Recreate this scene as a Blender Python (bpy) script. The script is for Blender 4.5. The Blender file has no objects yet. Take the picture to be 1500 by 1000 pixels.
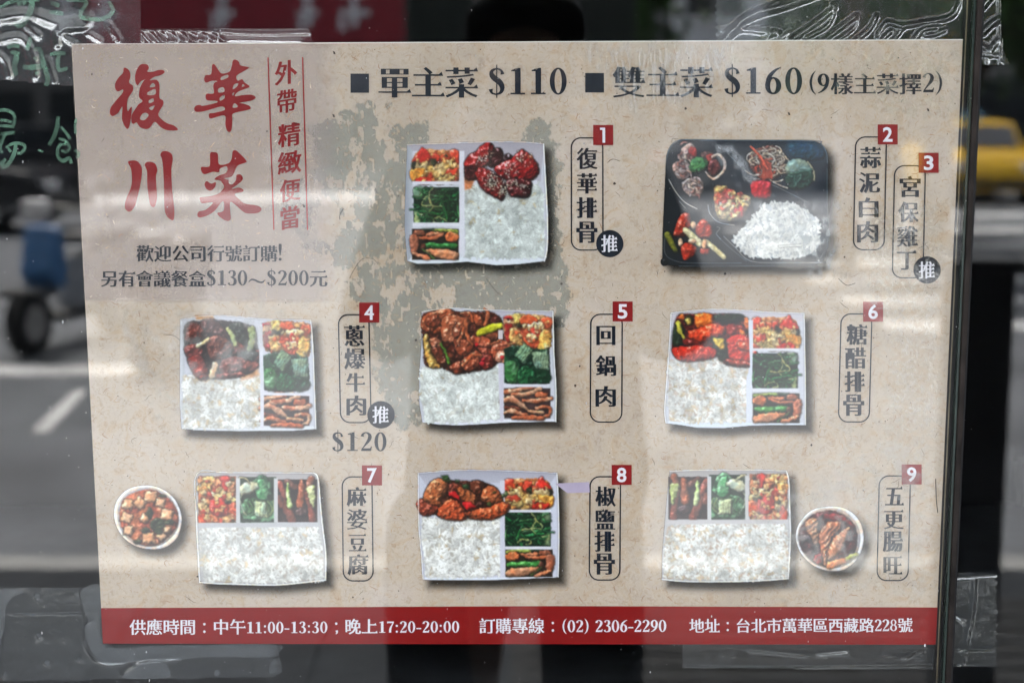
import bpy, bmesh, math, random
import numpy as np
from mathutils import Vector, Matrix

random.seed(11)
rng = np.random.default_rng(5)
sc = bpy.context.scene
col = sc.collection
PI = math.pi

# ------------------------------------------------------------------ camera
CAM = np.array([0.0113, -0.9587, 1.5141])
PITCH, YAW, ROLL = 0.1595, -0.0151, -0.0044
fw = Vector((math.sin(YAW)*math.cos(PITCH), math.cos(YAW)*math.cos(PITCH), -math.sin(PITCH)))
rt = fw.cross(Vector((0, 0, 1))).normalized()
up = rt.cross(fw)
rt2 = rt*math.cos(ROLL)+up*math.sin(ROLL)
up2 = up*math.cos(ROLL)-rt*math.sin(ROLL)
cd = bpy.data.cameras.new('camera')
cd.sensor_width = 36
cd.lens = 36*2083/1500
cd.clip_start = 0.02
cd.clip_end = 400
cd.dof.use_dof = True
cd.dof.focus_distance = 0.972
cd.dof.aperture_fstop = 5.6
cam = bpy.data.objects.new('camera', cd)
cam.matrix_world = Matrix((
    (rt2.x, up2.x, -fw.x, CAM[0]), (rt2.y, up2.y, -fw.y, CAM[1]),
    (rt2.z, up2.z, -fw.z, CAM[2]), (0, 0, 0, 1)))
col.objects.link(cam)
sc.camera = cam

# ------------------------------------------------------------------ sky and sun: overcast day
w = bpy.data.worlds.new("World")
sc.world = w
w.use_nodes = True
nt = w.node_tree
for n in list(nt.nodes): nt.nodes.remove(n)
sky = nt.nodes.new('ShaderNodeTexSky')
sky.sky_type = 'NISHITA'
sky.sun_disc = False
SUN_EL, SUN_AZ = 55, 200
sky.sun_elevation = math.radians(SUN_EL)
sky.sun_rotation = math.radians(SUN_AZ)
sky.air_density = 1.0
sky.dust_density = 4.0
sky.ozone_density = 1.0
hs = nt.nodes.new('ShaderNodeHueSaturation')
hs.inputs['Saturation'].default_value = 0.45
bg = nt.nodes.new('ShaderNodeBackground')
bg.inputs['Strength'].default_value = 0.12
wo = nt.nodes.new('ShaderNodeOutputWorld')
nt.links.new(sky.outputs[0], hs.inputs['Color'])
nt.links.new(hs.outputs[0], bg.inputs['Color'])
nt.links.new(bg.outputs[0], wo.inputs[0])
sl = bpy.data.lights.new('sun', 'SUN')
sl.energy = 1.5
sl.angle = math.radians(14)
sl.color = (1.0, 0.96, 0.9)
so = bpy.data.objects.new('sun', sl)
# sun stands over the street (towards -y), high
sd = Vector((math.sin(math.radians(SUN_AZ))*math.cos(math.radians(SUN_EL)),
             math.cos(math.radians(SUN_AZ))*math.cos(math.radians(SUN_EL)), math.sin(math.radians(SUN_EL))))
so.rotation_euler = sd.to_track_quat('Z', 'Y').to_euler()
so.location = (0, -8, 12)
col.objects.link(so)
sc.view_settings.view_transform = 'Standard'
sc.view_settings.look = 'None'
sc.view_settings.gamma = 1
sc.view_settings.exposure = EXPOSURE = 3.26
sc.cycles.transparent_max_bounces = 24
sc.cycles.max_bounces = 10
sc.cycles.use_denoising = True

# ------------------------------------------------------------------ helpers
def lin(c):
    a = np.asarray(c, float)/255.0
    return np.where(a <= 0.04045, a/12.92, ((a+0.055)/1.055)**2.4)

def rgba(c): return tuple(float(v) for v in lin(c))+(1.0,)

def mat(name, color, rough=0.6, spec=0.5, metal=0.0, noise=0.0, scale=8.0, bump=0.0, coords='Object'):
    m = bpy.data.materials.new(name); m.use_nodes = True
    t = m.node_tree; b = t.nodes['Principled BSDF']
    b.inputs['Roughness'].default_value = rough
    b.inputs['Specular IOR Level'].default_value = spec
    b.inputs['Metallic'].default_value = metal
    b.inputs['Base Color'].default_value = tuple(color)+(1,)
    tc = t.nodes.new('ShaderNodeTexCoord')
    nz = t.nodes.new('ShaderNodeTexNoise'); nz.inputs['Scale'].default_value = scale
    nz.inputs['Detail'].default_value = 6
    t.links.new(tc.outputs[coords], nz.inputs['Vector'])
    if noise:
        r = t.nodes.new('ShaderNodeMapRange')
        r.inputs['From Min'].default_value = .3; r.inputs['From Max'].default_value = .7
        r.inputs['To Min'].default_value = 1-noise; r.inputs['To Max'].default_value = 1+noise
        t.links.new(nz.outputs[0], r.inputs[0])
        mx = t.nodes.new('ShaderNodeMix'); mx.data_type = 'RGBA'; mx.blend_type = 'MULTIPLY'
        mx.inputs[0].default_value = 1
        mx.inputs['A'].default_value = tuple(color)+(1,)
        t.links.new(r.outputs[0], mx.inputs['B'])
        t.links.new(mx.outputs['Result'], b.inputs['Base Color'])
    if bump:
        bp = t.nodes.new('ShaderNodeBump'); bp.inputs['Strength'].default_value = bump
        t.links.new(nz.outputs[0], bp.inputs['Height']); t.links.new(bp.outputs[0], b.inputs['Normal'])
    return m

def tag(o, label=None, cat=None, group=None, kind=None):
    if label: o['label'] = label
    if cat: o['category'] = cat
    if group: o['group'] = group
    if kind: o['kind'] = kind
    return o

def empty(name, loc=(0, 0, 0), rz=0.0):
    o = bpy.data.objects.new(name, None); o.empty_display_size = .1
    o.location = loc; o.rotation_euler = (0, 0, rz); col.objects.link(o); return o

def link(name, me, m, parent=None):
    o = bpy.data.objects.new(name, me)
    if m is not None and not me.materials: me.materials.append(m)
    col.objects.link(o)
    if parent: o.parent = parent
    return o

def mesh_obj(name, verts, faces, m, parent=None, smooth=False):
    me = bpy.data.meshes.new(name)
    me.from_pydata([tuple(map(float, v)) for v in verts], [], faces)
    if smooth: me.polygons.foreach_set('use_smooth', [True]*len(me.polygons))
    me.update()
    return link(name, me, m, parent)

class MB:
    """collects simple solids and links them as one mesh"""
    def __init__(s): s.bm = bmesh.new()
    def box(s, x0, x1, y0, y1, z0, z1, rot=None, about=None, bev=0):
        r = bmesh.ops.create_cube(s.bm, size=1)
        vs = r['verts']
        for v in vs:
            v.co = Vector((x0+(v.co.x+.5)*(x1-x0), y0+(v.co.y+.5)*(y1-y0), z0+(v.co.z+.5)*(z1-z0)))
        if bev:
            es = list({e for v in vs for e in v.link_edges})
            rr = bmesh.ops.bevel(s.bm, geom=es, offset=bev, segments=2, affect='EDGES', profile=.5)
            vs = list({v for f in rr['faces'] for v in f.verts}) if rot is not None else vs
        if rot is not None:
            c = Vector(about if about else ((x0+x1)/2, (y0+y1)/2, (z0+z1)/2))
            bmesh.ops.rotate(s.bm, verts=[v for v in vs if v.is_valid], cent=c, matrix=rot)
        return s
    def tube(s, pts, rads, seg=10, cap=True):
        pts = [Vector(p) for p in pts]
        if not hasattr(rads, '__len__'): rads = [rads]*len(pts)
        rings = []
        for i, p in enumerate(pts):
            t = (pts[min(i+1, len(pts)-1)]-pts[max(i-1, 0)]).normalized()
            a = t.orthogonal().normalized() if i == 0 else (rings_a-t*rings_a.dot(t)).normalized()
            rings_a = a
            b = t.cross(a)
            rings.append([s.bm.verts.new(p+(a*math.cos(k*2*PI/seg)+b*math.sin(k*2*PI/seg))*rads[i]) for k in range(seg)])
        for i in range(len(rings)-1):
            for k in range(seg):
                s.bm.faces.new((rings[i][k], rings[i][(k+1) % seg], rings[i+1][(k+1) % seg], rings[i+1][k]))
        if cap:
            s.bm.faces.new(rings[0][::-1]); s.bm.faces.new(rings[-1])
        return s
    def cyl(s, p0, p1, r, seg=20, r2=None): return s.tube([p0, p1], [r, r if r2 is None else r2], seg)
    def prism(s, prof, y0, y1, axis='x'):
        """profile of (a, z) pairs extruded along axis from y0 to y1"""
        def P(a, z, t): return (t, a, z) if axis == 'x' else (a, t, z)
        A = [s.bm.verts.new(P(a, z, y0)) for a, z in prof]; B = [s.bm.verts.new(P(a, z, y1)) for a, z in prof]
        n = len(prof)
        for i in range(n): s.bm.faces.new((A[i], A[(i+1) % n], B[(i+1) % n], B[i]))
        s.bm.faces.new(A[::-1]); s.bm.faces.new(B)
        return s
    def build(s, name, m, parent=None, smooth=False):
        bmesh.ops.recalc_face_normals(s.bm, faces=s.bm.faces)
        me = bpy.data.meshes.new(name); s.bm.to_mesh(me); s.bm.free()
        if smooth: me.polygons.foreach_set('use_smooth', [True]*len(me.polygons))
        return link(name, me, m, parent)

# photograph pixel -> ray, used to take measurements from the picture
def ray(px, py):
    d = fw + rt2*((px-750)/2083.0) + up2*(-(py-500)/2083.0)
    return Vector(d)
def glass_pt(px, py, y=0.0):
    d = ray(px, py); t = (y-CAM[1])/d.y
    return Vector(CAM)+d*t
def street(px, py, z=0.0):
    """point on the pavement or street (y < 0) whose mirror image is seen there"""
    d = ray(px, py); t = (z-CAM[2])/d.z
    p = Vector(CAM)+d*t
    return Vector((p.x, -p.y, z))
def street_at(px, D):
    """x for a picture column at a distance D of the mirror image from the camera; returns (x, y)"""
    d = ray(px, 165); t = D/d.y
    return CAM[0]+d.x*t, -(CAM[1]+D)

# ------------------------------------------------------------------ poster placing
PW, PH, PT = 0.594, 0.4194, 1.56
PY = 0.0075                      # the printed face lies just behind the pane
src = np.array([[106, 67], [1413, 58], [1371, 943], [150, 942]], float)
dst = np.array([[0, PH], [PW, PH], [PW, 0], [0, 0]], float)
A_, b_ = [], []
for (x, y), (u, v) in zip(src, dst):
    A_ += [[x, y, 1, 0, 0, 0, -u*x, -u*y], [0, 0, 0, x, y, 1, -v*x, -v*y]]; b_ += [u, v]
Hm = np.append(np.linalg.solve(np.array(A_), np.array(b_)), 1).reshape(3, 3)
def uv(x, y):
    x = np.asarray(x, float); y = np.asarray(y, float)
    q = Hm @ np.stack([x.ravel(), y.ravel(), np.ones(x.size)])
    return (q[0]/q[2]).reshape(x.shape), (q[1]/q[2]).reshape(x.shape)
def mm(px): return px*PW/1264.0
# ------------------------------------------------------------------ glass
def clear_mat(name, f0, tint, bump=0.0, scale=60, veil=0.0, rough=0.0, veilcol=(.8, .82, .85)):
    m = bpy.data.materials.new(name); m.use_nodes = True; t = m.node_tree
    for n in list(t.nodes): t.nodes.remove(n)
    N, L = t.nodes.new, t.links.new
    out = N('ShaderNodeOutputMaterial')
    tr = N('ShaderNodeBsdfTransparent'); tr.inputs[0].default_value = tuple(tint)+(1,)
    gl = N('ShaderNodeBsdfGlossy'); gl.inputs['Roughness'].default_value = rough
    gl.inputs[0].default_value = (1, 1, 1, 1)
    geo = N('ShaderNodeNewGeometry')
    dot = N('ShaderNodeVectorMath'); dot.operation = 'DOT_PRODUCT'
    L(geo.outputs['Incoming'], dot.inputs[1])
    L(geo.outputs['Normal'], dot.inputs[0])
    ab = N('ShaderNodeMath'); ab.operation = 'ABSOLUTE'; L(dot.outputs['Value'], ab.inputs[0])
    om = N('ShaderNodeMath'); om.operation = 'SUBTRACT'; om.inputs[0].default_value = 1; L(ab.outputs[0], om.inputs[1])
    pw = N('ShaderNodeMath'); pw.operation = 'POWER'; pw.inputs[1].default_value = 5; L(om.outputs[0], pw.inputs[0])
    fr = N('ShaderNodeMath'); fr.operation = 'MULTIPLY_ADD'; fr.inputs[1].default_value = 1-f0; fr.inputs[2].default_value = f0
    L(pw.outputs[0], fr.inputs[0])
    mx = N('ShaderNodeMixShader'); L(fr.outputs[0], mx.inputs[0]); L(tr.outputs[0], mx.inputs[1]); L(gl.outputs[0], mx.inputs[2])
    last = mx
    tc = N('ShaderNodeTexCoord')
    nz = N('ShaderNodeTexNoise'); nz.inputs['Scale'].default_value = scale; nz.inputs['Detail'].default_value = 5
    L(tc.outputs['Object'], nz.inputs['Vector'])
    if bump:
        bp = N('ShaderNodeBump'); bp.inputs['Strength'].default_value = bump; bp.inputs['Distance'].default_value = .001
        L(nz.outputs[0], bp.inputs['Height']); L(bp.outputs[0], gl.inputs['Normal'])
    if veil:
        df = N('ShaderNodeBsdfDiffuse'); df.inputs[0].default_value = tuple(veilcol)+(1,)
        mr = N('ShaderNodeMapRange'); mr.inputs['From Min'].default_value = .35; mr.inputs['From Max'].default_value = .75
        mr.inputs['To Min'].default_value = veil*.4; mr.inputs['To Max'].default_value = veil*1.8
        L(nz.outputs[0], mr.inputs[0])
        m2 = N('ShaderNodeMixShader'); L(mr.outputs[0], m2.inputs[0]); L(last.outputs[0], m2.inputs[1]); L(df.outputs[0], m2.inputs[2])
        last = m2
    L(last.outputs[0], out.inputs[0])
    return m
M_glass = clear_mat('window_glass', 0.050, (.98, .99, .985))
M_glass2 = M_glass
M_edge = mat('glass_edge', (.03, .045, .04), .15, .6, noise=.4, scale=60)
M_rubber = mat('black_rubber', (.006, .006, .007), .6, .3, noise=.3, scale=40)
M_brownbar = mat('brown_anodised_strip', (.020, .016, .014), .7, .2, noise=.6, scale=45, metal=.1)
M_slate = mat('grey_slate_paving', (.022, .025, .029), .8, .12, noise=.35, scale=2.5, bump=.2)
M_asph = mat('asphalt', (.128, .135, .146), .85, .3, noise=.3, scale=1.2, bump=.2)
M_conc = mat('concrete_wall', (.32, .31, .29), .85, .3, noise=.2, scale=2)
M_tilewall = mat('grey_tiled_facade', (.25, .25, .25), .6, .4, noise=.2, scale=1)
M_whitewall = mat('pale_render', (.72, .73, .74), .8, .3, noise=.1, scale=1)
M_paint = mat('road_paint', (.62, .62, .61), .7, .3, noise=.2, scale=6)
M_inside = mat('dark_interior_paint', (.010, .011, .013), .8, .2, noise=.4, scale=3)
M_black = mat('black_plastic', (.012, .013, .015), .35, .5, noise=.2, scale=20)
M_redsign = mat('red_sign_panel', (.27, .016, .028), .5, .4, noise=.15, scale=2)
M_white = mat('white_lettering', (.75, .76, .78), .5, .4, noise=.05)
M_dglass = mat('dark_window_glass', (.02, .025, .03), .08, .6, noise=.3, scale=2)
M_leaf = mat('leaf_green', (.05, .115, .028), .55, .4, noise=.5, scale=1.5)
M_bark = mat('bark', (.08, .065, .05), .9, .2, noise=.4, scale=10, bump=.5)
M_taxi = mat('taxi_yellow', (.85, .50, .01), .25, .6, noise=.04, scale=3)
M_carblack = mat('black_car_paint', (.012, .013, .016), .15, .7, noise=.1, scale=3)
M_blue = mat('blue_scooter_plastic', (.07, .20, .44), .25, .6, noise=.1, scale=5)
M_grey = mat('grey_scooter_plastic', (.25, .26, .27), .35, .5, noise=.1, scale=5)
M_tyre = mat('tyre_rubber', (.012, .012, .012), .8, .3, noise=.3, scale=30)
M_steel = mat('steel', (.5, .5, .5), .3, .5, metal=.9, noise=.1, scale=10)
M_cone = mat('orange_red_plastic', (.8, .06, .02), .4, .5, noise=.1)
M_lampglass = mat('lamp_lens', (.8, .8, .82), .1, .7, noise=.05)
M_tail = mat('red_lens', (.6, .01, .01), .15, .6, noise=.05)

# ------------------------------------------------------------------ the street side, seen as a mirror image in the pane
ARC = -3.62
s1 = MB().box(-14, 14, ARC, 4, -.30, 0).build('arcade_floor', M_slate); tag(s1, kind='structure')
# paving slabs in the arcade: joints are real gaps filled by thin dark strips
s2 = MB().box(-90, 90, -120, ARC, -.5, -.12).build('road', M_asph); tag(s2, kind='structure')
kb = empty('kerb', (0, ARC, 0)); tag(kb, kind='structure')
M_kerb = mat('kerb_stone', (.3, .3, .29), .8, .3, noise=.2, scale=6)
for i in range(28):
    MB().box(-14+i+.004, -13+i-.004, -.16, -.002, -.119, .004, bev=.008).build('kerb_stone', M_kerb, kb)
fl = empty('slab_field', (0, 0, 0)); tag(fl, kind='structure')
base = None
for i in range(-5, 6):
    for j in range(7):
        x0, y0 = i*.6, -.12-j*.5
        o = bpy.data.objects.new('paving_slab', base) if base else None
        if o is None:
            o = MB().box(.003, .597, -.497, -.003, .0, .006, bev=.002).build('paving_slab', M_slate, fl); base = o.data
        else: col.objects.link(o); o.parent = fl
        o.location = (x0, y0, .0005+random.random()*.001)

def patch(name, pts, z=-.116, m=None, **k):
    o = mesh_obj(name, [(p[0], p[1], z) for p in pts], [tuple(range(len(pts)))], m or M_paint); return o
def crossing(name, bars, x0, x1):
    e = empty(name, (0, 0, 0)); tag(e, kind='structure')
    for py, th in bars:
        a = street(750, py+th/2, -.116); b = street(750, py-th/2, -.116)
        MB().box(x0, x1, b.y, a.y, -.1195, -.114).build('painted_bar', M_paint, e)
    return e
crossing('zebra_crossing', [(304, 4), (318, 6), (338, 7), (362, 8), (386, 9), (412, 10), (442, 12), (478, 14)], 2.7, 13)
crossing('stop_line', [(288, 13)], -12, -1.0)
crossing('lane_line', [(541, 14)], -4.4, -2.5)
def quadmark(name, q):
    P = [street(*p, -.116) for p in q]
    o = mesh_obj(name, [(p.x, p.y, z) for z in (-.1195, -.114) for p in P], [(0, 1, 2, 3), (7, 6, 5, 4), (0, 4, 5, 1), (1, 5, 6, 2), (2, 6, 7, 3), (3, 7, 4, 0)], M_paint)
    tag(o, kind='structure'); return o
quadmark('parking_line', [(45, 632), (72, 632), (128, 572), (108, 572)])

# far side pavement and buildings
FS = -37.0
s3 = MB().box(-90, 90, -60, FS+3, -.12, .03).build('far_pavement', M_conc); tag(s3, kind='structure')

def building(name, x0, x1, y, h, m, label, floors, bays, ground='shutter', gm=None):
    e = empty(name, ((x0+x1)/2, y, .03)); tag(e, label, 'building')
    W = x1-x0; fh = h/floors
    MB().box(-W/2, W/2, -9, 0, 0, h).build('wall', m, e)
    MB().box(-W/2-.1, W/2+.1, -9.1, .25, h+.002, h+.5).build('parapet', m, e)
    bw = W/bays
    for b in range(bays):
        cx = -W/2+bw*(b+.5)
        g = MB().box(cx-bw*.42, cx+bw*.42, .003, .08, .05, fh*.78).build('shopfront', gm or M_dglass, e)
        for f in range(1, floors):
            z = f*fh
            fr = MB().box(cx-bw*.32, cx+bw*.32, .003, .07, z+.25*fh, z+.8*fh).build('window', M_dglass, e)
            MB().box(cx-bw*.36, cx+bw*.36, .003, .16, z+.2*fh, z+.245*fh).build('sill', m, fr)
            MB().box(cx-.03, cx+.03, .073, .11, z+.25*fh, z+.8*fh).build('frame', M_steel, fr)
    return e
M_darkwall = mat('sooty_concrete', (.13, .125, .12), .9, .2, noise=.25, scale=1.2)
bl = [(-30, -17, 14, M_tilewall, 'grey tiled five storey block farthest left across the street', 5, 4),
      (-16.8, -1.2, 11, M_darkwall, 'concrete shop building behind the red signboard across the street', 4, 5),
      (-1.0, 3.6, 12, M_tilewall, 'narrow grey building behind the street trees', 4, 2),
      (3.8, 8.6, 13, M_whitewall, 'bright white building across the street beside the red vertical sign', 4, 2),
      (8.8, 30, 12, M_conc, 'wide concrete building behind the trees to the right', 4, 7)]
for x0, x1, h, m, lb, f, b in bl: building('street_building', x0, x1, FS-2, h, m, lb, f, b)
# red signboard with pale lettering blocks, and a vertical red sign
xa, _ = street_at(70, 35.5); xb, _ = street_at(592, 35.5)
sg = empty('signboard', ((xa+xb)/2, FS-1.2, 3.0)); tag(sg, 'long red shop signboard with blurred white characters, seen mirrored at top left', 'sign')
W_ = (xb-xa)/2
MB().box(-W_, W_, -.25, 0, .35, 3.6).build('panel', M_redsign, sg)
MB().box(-W_-.3, W_+.3, -.9, .3, 3.7, 4.1).build('awning', M_whitewall, sg)
for cx, s in ((-5.2, .7), (-4.1, .7), (-.8, .6), (2.9, .8), (1.6, .55)):
    q = cx*W_/4.6
    mb = MB()
    mb.box(q-.5*s, q+.5*s, .003, .03, 1.1, 1.25); mb.box(q-.4*s, q+.4*s, .003, .03, 1.6, 1.75)
    mb.box(q-.08, q+.08, .032, .05, .8, 2.1); mb.box(q-.5*s, q-.3*s, .003, .03, .7, 1.05)
    mb.build('white_character', M_white, sg)
xv, yv = street_at(921, 30)
vs_ = empty('vertical_sign', (xv, yv, 0)); tag(vs_, 'narrow red vertical sign on a pole, seen mirrored above the poster', 'sign')
MB().box(-.16, .16, -.12, .12, 2.2, 6).build('panel', mat('vertical_sign_red', (.5, .03, .02), .5, .4, noise=.1), vs_)
MB().cyl((0, 0, -.12), (0, 0, 2.2), .06).build('pole', M_steel, vs_)
xv, yv = street_at(866, 24)
pl = MB().cyl((0, 0, -.12), (0, 0, 7), .12, r2=.08).build('street_lamp_pole', M_steel); pl.location = (xv, yv, 0)
tag(pl, 'grey steel lamp pole left of the red vertical sign', 'pole')
xv, yv = street_at(1248, 14)
pl = MB().cyl((0, 0, -.12), (0, 0, 7), .1, r2=.09).build('utility_pole', mat('brown_pole', (.13, .09, .07), .8, .3, noise=.3)); pl.location = (xv, yv, 0)
tag(pl, 'brownish utility pole between the trees at the upper right', 'pole')

def tree(px, D, hbase, rad, label, n=5200, dark=1.0):
    x, y = street_at(px, D)
    e = empty('street_tree', (x, y, -.12)); tag(e, label, 'tree', 'street trees')
    mb = MB().tube([(0, 0, 0), (.05, .03, hbase*.6), (-.05, 0, hbase+rad*.5), (0, .1, hbase+rad)], [.2, .16, .12, .05], 10)
    for k in range(6):
        a = k*1.05; mb.tube([(0, 0, hbase*.75), (math.cos(a)*rad*.5, math.sin(a)*rad*.5, hbase+rad*.5), (math.cos(a)*rad*.8, math.sin(a)*rad*.8, hbase+rad*.9)], [.09, .06, .02], 6)
    mb.build('trunk', M_bark, e)
    r = np.random.default_rng(int(px))
    cl = r.normal(0, 1, (26, 3)); cl /= np.linalg.norm(cl, axis=1)[:, None]; cl *= rad*r.uniform(.3, .85, (26, 1))
    c = cl[r.integers(0, 26, n)]+r.normal(0, rad*.18, (n, 3)); c[:, 2] = c[:, 2]*.8+hbase+rad*.75
    a = r.normal(0, 1, (n, 3)); a /= np.linalg.norm(a, axis=1)[:, None]
    b = np.cross(a, r.normal(0, 1, (n, 3))); b /= np.linalg.norm(b, axis=1)[:, None]
    s = r.uniform(.07, .15, (n, 1))
    V = np.stack([c-a*s, c+b*s*.5, c+a*s, c-b*s*.5], 1).reshape(-1, 3)
    F = np.arange(n*4).reshape(n, 4).tolist()
    mesh_obj('crown', V, F, M_leaf, e)
tree(830, 16, 1.7, 1.6, 'smaller tree just left of the lamp pole')
tree(1300, 19, 1.6, 1.5, 'tree whose crown fills the upper right of the mirror image', 4000)
tree(1370, 15, 1.8, 2.0, 'leafy tree over the taxi, near the right end of the pane')
tree(1560, 16, 1.9, 2.2, 'tree farthest right beyond the taxi')

def wheel(e, x, y, z, r, wd):
    o = MB().cyl((x-wd/2, y, z), (x+wd/2, y, z), r, 24).build('wheel', M_tyre, e)
    MB().cyl((x-wd/2-.004, y, z), (x+wd/2+.004, y, z), r*.6, 16).build('rim', M_steel, o)
def car(name, loc, rz, m, label, cat, taxi=False):
    e = empty(name, loc, rz); tag(e, label, cat)
    body = [(-2.2, .25), (-2.25, .62), (-2.0, .86), (-1.25, .95), (1.45, .98), (2.15, .9), (2.25, .6), (2.2, .25)]
    o = MB().prism(body, -.86, .86, 'x').build('body', m, e)
    bv = o.modifiers.new('b', 'BEVEL'); bv.width = .07; bv.segments = 3
    cab = [(-1.25, .94), (-.55, 1.42), (.75, 1.46), (1.5, .97)]
    o = MB().prism(cab, -.74, .74, 'x').build('cabin', m, e)
    bv = o.modifiers.new('b', 'BEVEL'); bv.width = .06; bv.segments = 3
    g = MB(); g.prism([(-1.17, .98), (-.60, 1.36), (-.64, 1.37), (-1.22, .99)], -.66, .66, 'x'); g.build('windscreen', M_dglass, e)
    g = MB(); g.prism([(1.42, 1.0), (.80, 1.39), (.84, 1.40), (1.47, 1.01)], -.66, .66, 'x'); g.build('rear_window', M_dglass, e)
    for s in (-1, 1):
        MB().prism([(-1.0, 1.0), (-.5, 1.34), (.68, 1.38), (1.2, 1.0)], s*.742, s*.752, 'x').build('side_window', M_dglass, e)
        MB().box(s*.6-.16, s*.6+.16, -2.27, -2.16, .6, .74, bev=.02).build('headlight', M_lampglass, e)
        MB().box(s*.66-.14, s*.66+.14, 2.16, 2.27, .62, .78, bev=.02).build('tail_light', M_tail, e)
        MB().box(s*.92-.07, s*.92+.07, -.75, -.6, .93, 1.05, bev=.02).build('wing_mirror', m, e)
        for y in (-1.4, 1.35): wheel(e, s*.78, y, .31, .31, .2)
    MB().box(-.7, .7, -2.29, -2.2, .3, .45, bev=.02).build('front_bumper', M_black, e)
    if taxi:
        o = MB().box(-.28, .28, -.1, .1, 1.47, 1.6, bev=.03).build('roof_lamp', mat('taxi_lamp_blue', (.15, .4, .8), .3, .5, noise=.05), e)
    return e
x, y = street_at(1416, 27.0); car('taxi', (x, y, -.12), PI+.06, M_taxi, 'yellow taxi with a small roof lamp driving away beyond the crossing', 'taxi', True)
x, y = street_at(40, 29.5); car('parked_car', (x, y, -.12), 1.2, M_carblack, 'black car standing side-on behind the green handwriting', 'car')
x, y = street_at(-60, 20.5); car('parked_car', (x-.6, y, -.12), PI/2+.1, M_carblack, 'second black car, nearer and lower at the left margin', 'car')
x, y = street_at(250, 31); car('parked_car', (x, y, -.12), PI/2, M_carblack, 'dark car passing behind the title characters', 'car')
x, y = street_at(1120, 30); car('parked_car', (x, y, -.12), PI/2, M_grey, 'grey car passing left of the taxi', 'car')
x, y = street_at(762, 12.5); vn = empty('delivery_van', (x, y, -.12)); tag(vn, 'dark green box van parked on the road straight behind the photographer', 'van')
M_van = mat('dark_green_van_paint', (.004, .012, .010), .45, .5, noise=.2, scale=4)
MB().box(-1.0, 1.0, -4.2, 0, .45, 2.75, bev=.05).build('cargo_box', M_van, vn)
MB().box(-.93, .93, -5.6, -4.21, .4, 2.1, bev=.15).build('cab', M_van, vn)
MB().box(-.8, .8, -5.63, -5.55, 1.25, 1.9, bev=.03).build('windscreen', M_dglass, vn)
for s in (-1, 1):
    dr = MB().box(s*.49-.46, s*.49+.46, .002, .04, .6, 2.6, bev=.012).build('rear_door', M_van, vn)
    MB().cyl((s*.08, .06, 1.2), (s*.08, .06, 2.1), .015, 8).build('door_bar', M_steel, dr)
    MB().box(s*.8-.12, s*.8+.12, -.05, .03, .47, .57, bev=.01).build('tail_light', M_tail, vn)
    for y_ in (-1.0, -4.8): wheel(vn, s*.8, y_, .38, .38, .24)
MB().box(-.95, .95, -.1, .12, .32, .42, bev=.02).build('rear_bumper', M_black, vn)
p = street(35, 262, -.12)
cn = empty('traffic_cone', p); tag(cn, 'small red traffic cone on the road at the left', 'traffic cone')
MB().box(-.18, .18, -.18, .18, 0, .04, bev=.01).build('base', M_cone, cn)
MB().cyl((0, 0, .04), (0, 0, .72), .16, 20, .03).build('cone', M_cone, cn)

def scooter(px, py, rz, m, label):
    p = street(px, py, -.12)
    e = empty('parked_scooter', p, rz); tag(e, label, 'scooter', 'scooters parked along the kerb')
    wheel(e, 0, -.62, .22, .22, .1); wheel(e, 0, .6, .22, .22, .1)
    b = MB().prism([(-.05, .22), (.0, .34), (.1, .62), (.75, .72), (.85, .6), (.55, .35), (.3, .22)], -.15, .15, 'x').build('body', M_grey if m is M_blue else m, e)
    bv = b.modifiers.new('b', 'BEVEL'); bv.width = .05; bv.segments = 3
    b = MB().prism([(-.52, .55), (-.42, .88), (-.3, .88), (-.28, .44), (-.42, .42)], -.13, .13, 'x').build('front_shield', m, e)
    bv = b.modifiers.new('b', 'BEVEL'); bv.width = .04; bv.segments = 2
    MB().box(-.14, .14, -.35, .1, .2, .27, bev=.02).build('footboard', M_black, e)
    MB().box(-.14, .14, .05, .78, .71, .79, bev=.035).build('seat', M_black, e)
    MB().tube([(-.32, -.3, .98), (-.12, -.4, 1.0), (.12, -.4, 1.0), (.32, -.3, .98)], .02, 8).build('handlebar', M_black, e)
    MB().box(-.09, .09, -.5, -.38, .92, 1.06, bev=.03).build('headlight', M_lampglass, e)
    for s in (-1, 1):
        MB().tube([(s*.25, -.36, 1.0), (s*.3, -.38, 1.16)], .008, 6).box(s*.3-.05, s*.3+.05, -.39, -.37, 1.14, 1.22).build('mirror', M_black, e)
    MB().box(-.17, .17, -.72, -.5, .4, .46, bev=.02).build('mudguard', M_black, e)
scooter(112, 500, PI+.2, M_blue, 'blue and grey scooter parked facing the shop at the left margin')
scooter(250, 520, PI, M_grey, 'grey scooter behind the poster title, parked at the kerb')

# black bollard-like post standing at the arcade edge
x, y = street_at(1447, 3.0)
bo = empty('post', (x, y, 0)); tag(bo, 'square black post on the arcade edge, dark against the road stripes', 'post')
MB().box(-.06, .06, -.06, .06, 0, 1.18, bev=.008).build('shaft', M_black, bo)
MB().box(-.075, .075, -.075, .075, 1.181, 1.21, bev=.01).build('cap', M_black, bo)
MB().box(-.09, .09, -.09, .09, .006, .03, bev=.004).build('foot_plate', M_black, bo)

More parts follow.
